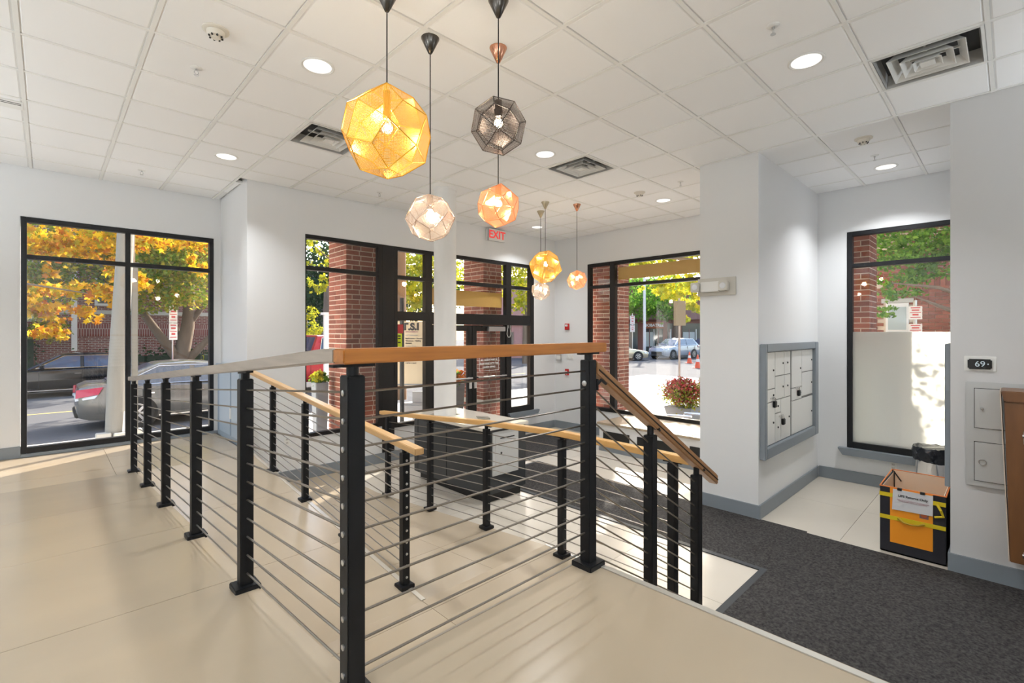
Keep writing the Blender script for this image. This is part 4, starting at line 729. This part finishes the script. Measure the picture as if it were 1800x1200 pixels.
# ---- vehicles
def loft(mb, sts, cap=True):
    n = len(sts[0]); fs = [(i*n+k, i*n+(k+1)%n, (i+1)*n+(k+1)%n, (i+1)*n+k) for i in range(len(sts)-1) for k in range(n)]
    if cap: fs += [tuple(range(n)), tuple((len(sts)-1)*n+k for k in reversed(range(n)))]
    return mb.add([v for s in sts for v in s], fs)
def car(name, label, paint, loc, rz, kind='sedan', group=None):
    r = empty(name, (0,0,0), label, 'car' if kind != 'pickup' else 'truck', group)
    if kind == 'sedan':
        S = [(2.40,.34,.58,.62),(2.30,.24,.68,.78),(1.95,.20,.76,.88),(1.0,.19,.90,.91),(0,.19,.93,.915),(-1.0,.19,.96,.915),(-1.75,.20,1.0,.89),(-2.2,.24,1.0,.82),(-2.36,.30,.93,.76),(-2.40,.40,.62,.72)]
        C = [(1.05,.90),(.15,1.40),(-.35,1.45),(-.95,1.42),(-1.95,.99)]; tw, bw = .58, .80
    elif kind == 'suv':
        S = [(2.32,.36,.72,.66),(2.22,.28,.90,.82),(1.85,.24,.98,.90),(1.0,.24,1.06,.92),(0,.24,1.08,.925),(-1.2,.24,1.10,.92),(-2.1,.26,1.12,.88),(-2.28,.32,1.06,.82),(-2.32,.44,.75,.78)]
        C = [(1.10,1.05),(.35,1.60),(-.4,1.68),(-1.6,1.64),(-2.2,1.10)]; tw, bw = .62, .82
    else:
        S = [(2.75,.45,.85,.75),(2.65,.36,1.08,.90),(1.9,.34,1.14,.96),(1.2,.34,1.16,.97),(-.5,.34,1.16,.97),(-.52,.34,1.16,.97),(-2.7,.36,1.16,.96),(-2.78,.45,1.14,.94)]
        C = [(1.25,1.15),(.55,1.80),(.2,1.86),(-.55,1.84),(-.85,1.15)]; tw, bw = .68, .86
    def sec(x, zb, zt, w): h = zt-zb; return [(x,-w*.90,zb),(x,-w*.99,zb+.22*h),(x,-w,zb+.60*h),(x,-w*.955,zt-.05),(x,-w*.86,zt),(x,w*.86,zt),(x,w*.955,zt-.05),(x,w,zb+.60*h),(x,w*.99,zb+.22*h),(x,w*.90,zb)]
    loft(MB(), [sec(*s) for s in S]).build('body', paint, r, smooth=True)
    zt_ = max(z for _, z in C); zb_ = min(z for _, z in C)
    def hw(z): return bw+(tw-bw)*max(0,(z-zb_))/(zt_-zb_)
    def csec(x, z): return [(x,-bw,zb_-.08),(x,-hw(z),z-.03),(x,-hw(z)+.10,z),(x,hw(z)-.10,z),(x,hw(z),z-.03),(x,bw,zb_-.08)]
    loft(MB(), [csec(*c) for c in C]).build('roof', paint, r, smooth=True)
    (x0,z0),(x1,z1),(x2,z2),(x3,z3),(x4,z4) = C
    def quad(nm, pts, m='cglass', t=(0,0,0)):
        mb = MB(); n = len(pts); mb.add(pts+[(p[0]+t[0],p[1]+t[1],p[2]+t[2]) for p in pts], [tuple(range(n)), tuple(range(2*n-1,n-1,-1))]+[(i,(i+1)%n,(i+1)%n+n,i+n) for i in range(n)]); return mb.build(nm, m, r)
    def lerp(a, b, t): return a+(b-a)*t
    fa = [(lerp(x0,x1,t),lerp(z0,z1,t)) for t in (.06,.92)]
    quad('windshield', [(fa[0][0]+.012,-.72,fa[0][1]+.012),(fa[0][0]+.012,.72,fa[0][1]+.012),(fa[1][0]+.012,tw-.12,fa[1][1]+.012),(fa[1][0]+.012,-tw+.12,fa[1][1]+.012)], t=(-.02,0,-.01))
    ra = [(lerp(x4,x3,t),lerp(z4,z3,t)) for t in (.10,.90)]
    quad('rear_window', [(ra[0][0]-.012,-.68,ra[0][1]+.012),(ra[0][0]-.012,.68,ra[0][1]+.012),(ra[1][0]-.012,tw-.12,ra[1][1]+.012),(ra[1][0]-.012,-tw+.12,ra[1][1]+.012)], t=(.02,0,-.01))
    zl, zh = zb_+.07, zt_-.11; xm = lerp(x1,x3,.42)
    def xf(z): return lerp(x0,x1,(z-z0)/(z1-z0))-.13
    def xr(z): return lerp(x4,x3,(z-z4)/(z3-z4))+.16
    for s in (-1, 1):
        yl, yh = s*(lerp(bw,hw(zl),.95)+.012), s*(hw(zh)+.016)
        quad('side_window', [(xf(zl),yl,zl),(xm+.05,yl,zl),(xm+.05,yh,zh),(xf(zh),yh,zh)], t=(0,-.015*s,0))
        quad('side_window', [(xm-.05,yl,zl),(xr(zl)+.1,yl,zl),(xr(zh),yh,zh),(xm-.05,yh,zh)], t=(0,-.015*s,0))
        MB().tube([(xf(zl)+.03,yl+s*.004,zl-.01),(xr(zl)+.1,yl+s*.004,zl-.01)], .009, 6).tube([(xf(zl)+.03,yl+s*.004,zl-.01),(xf(zh),yh+s*.004,zh+.012),(xr(zh),yh+s*.004,zh+.012),(xr(zl)+.1,yl+s*.004,zl-.01)], .008, 6).build('window_trim', 'chrome', r)
        MB().lathe([(.001,-.02),(.05,-.02),(.07,.03),(.06,.09),(.001,.09)], (xf(zl)-.12,s*(bw+.13),zl+.02), 10).build('mirror', paint, r, smooth=True)
        w0 = S[4][3]
        for x in (xm+.12, xm-.85): box('door_handle', 'chrome', (x-.10,x+.08,s*(w0-.01),s*(w0+.018),zb_-.15,zb_-.12), r, bevel=.004)
        for x in (xm, xm+1.05, xm-.98): box('door_seam', 'dark', (x-.004,x+.004,s*(w0-.03),s*(w0+.001),S[4][1]+.14,zb_-.03), r)
        box('sill_trim', 'chrome' if kind == 'sedan' else 'dark', (-1.0,1.0,s*(w0-.035),s*(w0-.002),S[4][1]+.04,S[4][1]+.07), r)
        rx, fx_ = S[-1][0], S[0][0]
        wr = .33 if kind == 'sedan' else .37
        for x in (fx_-.92, rx+1.0):
            MB().lathe([(wr+.055,0),(wr+.055,.008)], (x,s*(w0-.012),wr), 28, Matrix(((1,0,0),(0,0,s),(0,1,0)))).build('wheel_arch', 'dark', r)
            wq = MB().lathe([(wr*.55,-.20),(wr*.96,-.20),(wr,-.16),(wr,-.02),(wr*.96,.012),(wr*.66,.012),(wr*.64,.0)], (x,s*w0,wr), 28, Matrix(((1,0,0),(0,0,s),(0,1,0)))).build('wheel', 'tyre', r, smooth=True)
            mb = MB().lathe([(wr*.65,-.03),(wr*.65,.006),(wr*.60,.006),(wr*.58,-.03)], (x,s*w0,wr), 24, Matrix(((1,0,0),(0,0,s),(0,1,0))))
            for k in range(7):
                a = k*2*math.pi/7; c, s_n = math.cos(a), math.sin(a); mb.beam((x+c*.04,s*(w0+.006),wr+s_n*.04), (x+c*wr*.6,s*(w0+.004),wr+s_n*wr*.6), .02, .05, up=(-s_n,0,c))
            mb.build('rim', 'rim', wq)
        zlh = S[1][2]
        MB().hexa([(fx_-.45,s*.86,zlh-.12),(fx_-.06,s*.62,zlh-.18),(fx_-.06,s*.60,zlh-.05),(fx_-.45,s*.82,zlh-.01),(fx_-.40,s*.91,zlh-.12),(fx_-.02,s*.70,zlh-.18),(fx_-.02,s*.66,zlh-.05),(fx_-.40,s*.88,zlh-.01)]).build('headlight', 'clamp', r)
        zr = S[-3][2]
        MB().hexa([(rx+.36,s*.84,zr-.20),(rx+.02,s*.60,zr-.26),(rx+.02,s*.62,zr-.10),(rx+.42,s*.80,zr-.05),(rx+.34,s*.905,zr-.20),(rx-.02,s*.76,zr-.27),(rx-.01,s*.72,zr-.10),(rx+.42,s*.885,zr-.05)]).build('tail_lamp', 'taill', r)
        MB().hexa([(rx+.30,s*.84,zr-.29),(rx+.0,s*.55,zr-.34),(rx+.0,s*.55,zr-.27),(rx+.34,s*.84,zr-.22),(rx+.28,s*.905,zr-.28),(rx-.025,s*.70,zr-.335),(rx-.02,s*.70,zr-.275),(rx+.33,s*.90,zr-.215)]).build('reverse_lamp', 'clamp', r)
    box('number_plate', 'signw', (S[-1][0]-.012,S[-1][0]+.005,-.25,.25,.62,.76), r); box('bumper_strip', 'dark', (S[-1][0]-.03,S[-1][0]+.12,-.66,.66,.30,.42), r, bevel=.02)
    MB().box(S[0][0]-.06,S[0][0]+.012,-.5,.5,.36,.62).build('grille', 'dark', r, bevel=.01)
    r.location = loc; r.rotation_euler = (0,0,rz); return r
GZ = -.17
car('sedan_car', 'silver grey sedan parked nearest the tall left window', 'silver car', (2.85,14.5,GZ), 0)
car('sedan_car', 'glossy black sedan on the far side of the street', 'black car', (.55,22.7,GZ), math.pi)
car('sedan_car', 'pale gold sedan parked across the plaza beside the brick pillar', 'gold car', (31.5,21.2,GZ), FZ+.1)
car('suv_car', 'silver blue sport utility car facing the plaza', 'grey suv', (37.0,19.2,GZ), FZ+math.pi+.62, 'suv')
car('suv_car', 'dark sport utility car behind the sign pole', 'dark suv', (42.8,19.2,GZ), FZ+math.pi+.3, 'suv')
car('pickup_truck', 'red pickup truck beyond the brick pillar', 'red truck', (7.7,18.3,GZ), 0, 'pickup').scale = (1.1,1.1,1.1)
car('pickup_truck', 'white pickup truck behind the red one', 'white truck', (16.0,36.5,GZ), .9, 'pickup')
car('suv_car', 'white car far across the plaza behind the traffic cones', 'white truck', (39.0,14.3,GZ), FZ+math.pi, 'suv')
# ---- street furniture
def post_sign(label, x, y, z0, z1, w, plates, rz, m='signw', pole='steel', zpole=None):
    r = empty('sign_post', (0,0,0), label, 'street sign')
    MB().tube([(0,.03,GZ),(0,.03,zpole or z1+.1)], .03, 8).build('pole', pole, r)
    for (a, b, mm) in plates:
        p = box('sign_plate', mm, (-w/2,w/2,-.01,.01,a,b), r, bevel=.004)
        if mm == 'signw':
            h = b-a
            for k, (t, hh, ww_) in enumerate(((.88,.07,.7),(.70,.10,.55),(.52,.05,.8),(.36,.12,.45),(.16,.05,.75))): box('sign_print', 'signr', (-w*ww_/2,w*ww_/2,-.013,-.010,a+h*t-h*hh/2,a+h*t+h*hh/2), p)
    r.location = (x,y,0); r.rotation_euler = (0,0,rz); return r
post_sign('red and white parking signs in front of the multi stemmed tree', 3.71, 23.8, 0, 3.0, .38, [(2.36,3.02,'signw'),(1.66,2.34,'signw')], .6)
post_sign('white parking sign across the plaza near the gold sedan', 33.9, 21.2, 0, 3.4, .36, [(2.6,3.3,'signw'),(2.0,2.55,'signw')], FZ)
post_sign('red and white parking signs outside the alcove window', 11.35, 1.22, 0, 2.45, .19, [(2.20,2.44,'signw'),(1.88,2.12,'signw')], FZ-.6)
post_sign('tall pole with the tan back of a big sign on the plaza', 11.8, 5.98, 0, 3.6, .31, [(2.14,2.78,mat('tan sign back', (.22,.185,.13), .7))], FZ, zpole=2.85)
up = empty('utility_pole', (.93,11.42,0), 'weathered pale utility pole on blocks outside the left window', 'pole')
MB().tube([(.90,11.4,-.03),(.93,11.42,1.2),(1.03,11.45,3.2),(1.2,11.5,8)], [.155,.145,.13,.11], 20).build('pole', 'poleg', up, smooth=True)
for b in ((.62,.83,11.2,11.4,-.03,.16),(.86,1.06,11.12,11.27,-.03,.15),(1.08,1.28,11.25,11.42,-.03,.17)): box('footing_block', 'stone', b, up, bevel=.01)
MB().hexa([(.98,11.24,.10),(1.12,11.27,.10),(1.12,11.30,.10),(.98,11.27,.10),(1.01,11.255,.52),(1.05,11.265,.52),(1.05,11.29,.52),(1.01,11.28,.52)]).build('guard_plate', 'signw', up)
sp = empty('square_post', (1.24,12.0,0), 'thin square pale post beside the window mullion', 'post')
box('post', 'poleg', (1.19,1.29,11.95,12.05,-.03,3.30), sp, bevel=.01); box('post_cap', 'poleg', (1.175,1.305,11.935,12.065,3.30,3.34), sp, bevel=.008); MB().tube([(1.20,12.1,3.0),(1.20,12.1,6)], .06, 10).build('pipe', 'trunk', sp)
wp = empty('square_post', (5.0,11.85,0), 'white square post beyond the planter with yellow mums', 'post')
box('post', 'signw', (4.95,5.06,11.8,11.9,-.03,2.40), wp, bevel=.006); box('post_cap', 'signw', (4.90,5.11,11.75,11.95,2.40,2.46), wp, bevel=.006)
bp2 = empty('timber_pole', (7.67,12.74,0), 'brown timber pole behind the side window', 'pole'); MB().tube([(7.67,12.74,-.05),(7.67,12.74,8)], [.15,.11], 14).build('pole', mat('brown timber', (.20,.11,.055), .9, var=.5, vscale=(8,8,1)), bp2, smooth=True)
lp = empty('street_lamp', (37.4,22.2,0), 'pale lamp post in front of the shop sign', 'lamp post'); MB().tube([(37.4,22.2,GZ),(37.4,22.2,8)], [.13,.10], 14).build('pole', 'signw', lp, smooth=True)
box('lamp_head', 'signw', (37.1,37.7,21.9,22.5,8,8.2), lp, bevel=.03)
def cone(x, y, label):
    r = empty('traffic_cone', (x,y,GZ), label, 'traffic cone', 'traffic cones on the street')
    box('cone_base', 'cone', (x-.22,x+.22,y-.22,y+.22,GZ,GZ+.04), r, bevel=.01); MB().lathe([(.17,.04),(.10,.38)], (x,y,GZ), 20).build('cone_body', 'cone', r, smooth=True)
    MB().lathe([(.102,.375),(.075,.55)], (x,y,GZ), 20).build('white_band', 'signw', r, smooth=True); MB().lathe([(.075,.55),(.04,.78),(.03,.80)], (x,y,GZ), 20).build('cone_tip', 'cone', r, smooth=True)
cone(32.0, 15.5, 'orange traffic cone farther out on the street'); cone(28.0, 13.05, 'orange traffic cone nearer the white column edge')
# banner stand beside the entrance
bn2 = empty('banner_stand', (0,0,0), 'tall cream advertising banner outside the entrance side window', 'banner')
bz = Matrix.Rotation(FZ, 4, 'Z')
box('banner_cloth', 'cream', (-.27,.62,0,.012,.93,2.18), bn2); box('banner_base', 'grey', (-.05,.62,-.10,.14,.42,.60), bn2, bevel=.04); box('banner_bar', 'planter', (-.27,.62,-.01,.02,.94,.965), bn2); box('banner_leg', 'grey', (.16,.40,-.02,.02,-.03,.82), bn2)
text('lettering', 'T.S.I', 'ink', (.285,-.004,2.07), .185, '-y', bn2, align='RIGHT', bold=.010)
for z, b, s, mm in ((1.975,'IMPROVEMENTS',.034,'inkr'),(1.91,'and Construction',.034,'grey'),(1.845,'Bathrooms • Housing',.040,'ink'),(1.80,'Windows • Railing',.040,'ink'),(1.755,'Gutters',.040,'ink'),(1.70,'Roofing • Decks',.032,'grey'),(1.37,'Call for a quote',.034,'ink')): text('lettering', b, mm, (.02,-.004,z), s, '-y', bn2, align='LEFT', bold=.001)
bn2.location = (5.0,8.2,0); bn2.rotation_euler = (0,0,FZ)
dkp = empty('dark_post', (4.73,7.84,0), 'dark slim post in front of the cream banner', 'post'); MB().tube([(4.73,7.84,-.03),(4.73,7.84,2.6)], .042, 12).build('post', 'frame', dkp)
# ---- planters with flowers
def leaves(name, m, clumps, size, parent, seed=1, spread=.33, kind='stuff', aspect=.62, star=False):
    """one mass of single leaves: clumps = (centre, radii, number); leaves gather on random twigs inside each ellipsoid"""
    g = np.random.default_rng(seed); Vs = []
    for c, rad, n in clumps:
        nt = max(4, n//14); d = g.normal(size=(nt,3)); d /= np.linalg.norm(d,axis=1)[:,None]; tw = d*(g.random((nt,1))**.45)
        p = tw[g.integers(0,nt,n)] + g.normal(size=(n,3))*spread*.42
        Vs.append(np.array(c) + p*np.array(rad))
    P = np.concatenate(Vs); n = len(P)
    a = g.normal(size=(n,3)); a /= np.linalg.norm(a,axis=1)[:,None]; b = g.normal(size=(n,3)); b -= a*(a*b).sum(1)[:,None]; b /= np.linalg.norm(b,axis=1)[:,None]; nn = np.cross(a,b)
    s = size*(.65+.7*g.random((n,1)))
    if star: sh = [(.5,0,0),(.18,.16,.02),(.22,.48,-.03),(-.05,.22,.02),(-.38,.34,-.03),(-.30,0,.03),(-.38,-.34,-.03),(-.05,-.22,.02),(.22,-.48,-.03),(.18,-.16,.02)]
    else: sh = [(.5,0,0),(.05,aspect/2,.06),(-.5,0,0),(.05,-aspect/2,.06)]
    k = len(sh); V = np.stack([P + s*(a*q[0]+b*q[1]+nn*q[2]) for q in sh], 1).reshape(-1,3) - np.array(wloc(parent))
    me = bpy.data.meshes.new(name); me.vertices.add(n*k); me.vertices.foreach_set('co', V.ravel()); me.loops.add(n*k); me.loops.foreach_set('vertex_index', np.arange(n*k)); me.polygons.add(n); me.polygons.foreach_set('loop_start', np.arange(n)*k); me.update(calc_edges=True); me.validate()
    me.materials.append(LF[m]); o = bpy.data.objects.new(name, me); COL.objects.link(o); o.parent = parent; return tag(o, kind=kind)
def planter(label, x, y, w, h, fl, rad, blossom, nb_=900, tall=False, seed=4, z0=-.03):
    r = empty('flower_planter', (x,y,z0), label, 'planter')
    MB().hexa([(x-w*.36,y-w*.36,z0),(x+w*.36,y-w*.36,z0),(x+w*.36,y+w*.36,z0),(x-w*.36,y+w*.36,z0),(x-w/2,y-w/2,z0+h),(x+w/2,y-w/2,z0+h),(x+w/2,y+w/2,z0+h),(x-w/2,y+w/2,z0+h)]).build('pot', 'planter', r, bevel=.01)
    leaves('foliage', 'green' if blossom != 'mum' else 'greeny', [((x,y,z0+h+rad*.45),(rad,rad,rad*.75),nb_)], .055, r, seed)
    leaves('blossoms', blossom, [((x,y,z0+h+rad*.75),(rad*1.0,rad*1.0,rad*.62),nb_)], .05, r, seed+1, aspect=1)
    return r
planter('tall grey planter of yellow mums beside the left brick pillar', 3.05, 7.46, .20, 1.22, None, .13, 'mumy', 420)
planter('grey planter of orange flowers beside the entrance brick pillar', 5.72, 7.55, .30, 1.0, None, .20, 'mumo', 500, seed=9)
planter('low pot overflowing with red mums on the sunny plaza', 10.05, 5.0, .62, .38, None, .44, 'mum', 2200, seed=14)
pq = empty('pale_planter', (10.7,4.7,0), 'tall pale planter box beside the red mums', 'planter'); MB().box(10.62,10.95,4.5,4.93,-.035,.95).build('pot', 'stone', pq, bevel=.01); leaves('foliage', 'dark', [((10.69,4.71,1.25),(.18,.18,.40),300)], .06, pq, 21)
hr = empty('low_hoop_rack', (9.2,4.6,0), 'low steel hoop rack in front of the red mums', 'rack')
MB().tube([(9.15,4.95,-.035),(9.15,4.95,.20),(9.15,4.9,.27),(9.17,4.4,.30)], .025, 8).build('hoop', 'chrome', hr, smooth=True); MB().tube([(9.45,4.72,-.035),(9.45,4.72,.22),(9.45,4.68,.30),(9.45,4.2,.33)], .025, 8).build('hoop', 'chrome', hr, smooth=True)
# ---- trees and hedges
def tree(name, label, limbs, clumps, lm, size, seed, star=False, group='trees outside the windows', spread=.33):
    b = limbs[0][0][0]; r = empty(name, b, label, 'tree', group)
    for i, (pts, rs) in enumerate(limbs): MB().tube(pts, rs, 10).build('trunk' if i == 0 else 'branch', 'trunk', r, smooth=True)
    leaves('foliage', lm, clumps, size, r, seed, star=star, spread=spread); return r
tree('maple_tree', 'yellow maple whose branches hang across the tall left window', [([(-3.4,14.6,-.1),(-3.2,14.7,3.2),(-2.9,14.9,6.5)],[.24,.19,.12]), ([(-3.2,14.7,3.4),(-1.6,15.2,4.6),(.2,15.6,4.9),(2.6,15.6,4.7)],[.09,.06,.04,.015]), ([(-3.2,14.7,2.7),(-1.8,15.0,3.3),(-.6,15.4,3.1),(.7,15.4,2.9)],[.07,.05,.03,.01]), ([(-3.0,14.8,5.0),(-.5,15.8,5.8),(2.5,16.4,6.2)],[.07,.05,.02])],
 [((0.01,16.93,4.25),(1.0,.8,.55),420),((0.82,16.71,4.25),(1.0,.8,.5),420),((1.81,16.04,4.52),(.9,.8,.4),330),((2.76,15.67,4.44),(.8,.7,.42),280),((-0.24,16.90,3.15),(.5,.5,.45),150),((0.26,16.14,2.51),(.75,.5,.38),330),((0.90,16.08,2.96),(.7,.5,.35),200),((-0.09,16.47,1.95),(.5,.4,.22),150),((1.73,16.39,3.25),(.55,.5,.5),90),((1.28,15.99,3.56),(.6,.5,.35),140),((2.99,15.46,3.74),(.4,.4,.35),60),((1.29,16.82,5.86),(3.2,1.4,.9),900)], 'maple', .17, 31, star=True)
tree('street_tree', 'multi stemmed tree with turning leaves behind parking signs', [([(4.1,24.6,-.05),(4.1,24.6,.9),(4.35,24.6,2.2),(4.5,24.7,4.6)],[.36,.32,.26,.13]), ([(4.1,24.6,.7),(3.3,24.4,1.9),(2.4,24.2,3.4),(1.4,24.1,4.6)],[.22,.16,.12,.05]), ([(4.2,24.6,.8),(4.0,24.9,2.1),(3.6,25.0,3.6)],[.15,.11,.06]), ([(4.2,24.6,.6),(5.1,24.4,1.7),(6.0,24.3,2.9)],[.18,.13,.06]), ([(4.4,24.6,2.3),(5.2,24.5,3.6),(5.8,24.4,5.0)],[.13,.10,.05])],
 [((2.93,23.57,3.96),(1.5,1.2,1.1),1700),((4.00,23.23,4.36),(1.6,1.3,1.3),2100),((4.53,23.42,5.36),(1.7,1.2,1.2),1700),((2.76,24.43,5.28),(1.8,1.3,1.2),1800),((3.68,24.24,6.31),(2.4,1.4,1.2),1300),((4.14,22.40,3.22),(1.0,.8,.5),350),((2.77,23.72,2.95),(.9,.7,.4),260)], 'greeny', .16, 32)
tree('street_tree', 'leafy green tree behind the black sedan at far left', [([(-1.6,24.9,-.05),(-1.5,25.0,5)],[.24,.16])], [((-0.20,24.64,4.12),(1.3,.9,1.4),1500),((0.56,24.74,4.41),(1.6,.9,1.2),1500),((0.40,24.61,5.77),(2.6,1.0,1.1),1700),((1.70,24.48,4.49),(1.3,.8,1.0),900),((-0.28,25.00,2.26),(.9,.5,.8),600),((1.94,24.24,5.71),(1.8,.9,1.1),1200)], 'greeny', .15, 33)
tree('street_tree', 'bright yellow tree behind the brick pillar and side window', [([(11.7,20.7,-.05),(11.7,20.6,2.5),(11.6,20.4,5.5)],[.20,.16,.1]), ([(11.7,20.6,2.6),(9.6,19.6,4.2),(7.6,18.8,5.2)],[.09,.06,.02])],
 [((10.81,17.36,4.65),(1.6,1.4,1.2),1100),((10.71,16.77,3.44),(1.2,1,.8),600),((9.92,19.60,5.04),(1.8,1.4,1.4),900),((8.09,19.98,5.36),(.8,.8,.7),130),((8.16,20.61,4.00),(.7,.7,.5),110),((12.24,17.37,5.04),(1.4,1.2,1.2),700),((10.99,18.57,6.03),(2.4,1.6,1.2),900)], 'lime', .18, 34, star=True)
tree('street_tree', 'yellow tree in front of the pink building', [([(22.3,21.9,-.05),(22.3,21.9,4.5)],[.22,.12])], [((21.89,21.96,5.77),(1.8,1.5,1.5),1000),((21.44,21.00,4.05),(1.3,1.1,.9),500),((21.31,23.21,6.20),(1.8,1.5,1.6),800),((19.39,24.37,5.77),(1.8,1.5,1.6),700)], 'lime', .24, 35)
tree('street_tree', 'yellow green tree hanging over the right window top', [([(14.6,4.2,-.05),(14.5,4.3,3),(14.3,4.6,6)],[.22,.18,.12]), ([(14.5,4.3,3.2),(13.2,5.9,3.9),(12.4,7.2,4.2)],[.10,.07,.03])],
 [((13.13,7.48,4.34),(1.0,.9,.5),420),((13.27,6.65,4.34),(1.0,.9,.55),480),((13.32,7.30,3.32),(.55,.6,.34),220),((13.33,6.59,3.19),(.7,.7,.4),300),((13.01,6.21,2.51),(.35,.4,.28),90),((13.33,7.98,3.98),(.6,.6,.3),160),((13.87,6.08,3.85),(.9,.9,.8),300),((13.75,6.89,5.63),(1.5,1.5,.9),400),((13.6,7.3,7.3),(1.5,1.7,1.2),2600)], 'lime', .16, 36, star=True)  # last clump, above the view, is added to block sun on the floor
tree('street_tree', 'large green tree in front of the far shops', [([(42.4,21.8,-.1),(42.4,21.8,5)],[.42,.30])], [((40.88,24.48,4.62),(2.4,2.4,1.4),900),((42.25,23.17,4.35),(2,2,1.3),700),((40.10,25.24,6.52),(2.7,2.4,2.2),900),((42.83,22.60,6.52),(3.2,2.6,2.4),1000)], 'green', .32, 37)
tree('street_tree', 'fresh green tree in front of the neighbouring brick house', [([(11.6,.2,-.05),(11.55,.3,2.2),(11.5,.5,4.5)],[.13,.10,.06]), ([(11.55,.35,2.0),(11.3,.75,2.35),(11.0,1.2,2.6)],[.05,.035,.012]), ([(11.5,.4,2.5),(11.2,.9,2.75),(10.9,1.5,2.85)],[.04,.03,.01])],
 [((11.36,1.55,3.39),(.42,.5,.34),620),((11.74,1.18,3.60),(.5,.5,.40),760),((11.82,0.83,3.46),(.5,.5,.45),600),((11.44,1.47,2.80),(.36,.42,.22),380),((11.16,1.60,2.37),(.24,.3,.12),130),((11.28,1.62,3.92),(.5,.5,.4),500),((11.90,1.03,4.02),(.9,.8,.6),800),((11.80,1.27,3.08),(.34,.4,.2),280),((10.5,2.5,3.7),(.75,.7,.8),520)], 'green', .085, 38)  # last clump is added to keep direct sun off the frosted film
tree('street_tree', 'tall tree at the kerb whose crown shades the plaza', [([(26.3,17.7,-.1),(26.3,17.7,3),(26.4,17.5,6.5)],[.2,.17,.1])], [((26.4,17.2,7.4),(2.6,2.4,1.3),1300),((29,15.5,7.8),(2.4,2.4,1.2),1000),((25,19,8),(2,2,1.2),700)], 'green', .26, 41)
tree('conifer_tree', 'dark evergreen mass far down the street', [([(17.0,40.2,-.1),(17.0,40.2,6)],[.4,.2])], [((17.80,43.95,5.29),(3.5,3,3.6),2600),((20.17,44.45,7.61),(4,3,4),2200),((17.05,47.46,7.61),(4,3,4),1500),((24.08,40.68,4.35),(4,3,2.6),1300),((25.64,39.17,6.52),(4,3,3),1300)], 'dark', .42, 39)
tree('sapling_tree', 'small pale green sapling beyond the red pickup', [([(9.0,23.6,-.1),(9.0,23.6,2.6)],[.07,.04])], [((9.07,23.20,2.07),(.55,.6,.75),420),((9.01,23.26,2.75),(.45,.5,.4),220)], 'lime', .13, 40)
def hedge(label, c, rad, n, seed, m='dark', size=.12):
    r = empty('hedge', (c[0],c[1],-.05), label, 'hedge'); leaves('foliage', m, [(c,rad,n)], size, r, seed, spread=.5)
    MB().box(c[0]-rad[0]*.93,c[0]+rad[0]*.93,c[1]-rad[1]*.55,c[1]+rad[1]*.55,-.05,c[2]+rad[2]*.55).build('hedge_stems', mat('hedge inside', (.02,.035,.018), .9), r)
hedge('clipped dark hedge along the brick house wall', (4.4,26.0,.55), (3.6,.5,.72), 3600, 50)
hedge('dark ivy covered shrub at the left end of the brick wall', (-1.4,26.4,1.4), (1.1,.38,1.4), 2000, 51)
hedge('small yellow bush at the foot of the multi stemmed tree', (5.35,24.3,.75), (.5,.4,.45), 260, 52, 'mumy', .14)
# ---- lettering becomes plain meshes
dg = bpy.context.evaluated_depsgraph_get(); dg.update()
for o in TEXTS:
    me = bpy.data.meshes.new_from_object(o.evaluated_get(dg)); n = o.name; par, mw = o.parent, o.matrix_basis.copy(); pr = {k: o[k] for k in o.keys()}
    bpy.data.objects.remove(o); q = bpy.data.objects.new(n, me); COL.objects.link(q); q.parent = par; q.matrix_basis = mw
    for k, v in pr.items(): q[k] = v
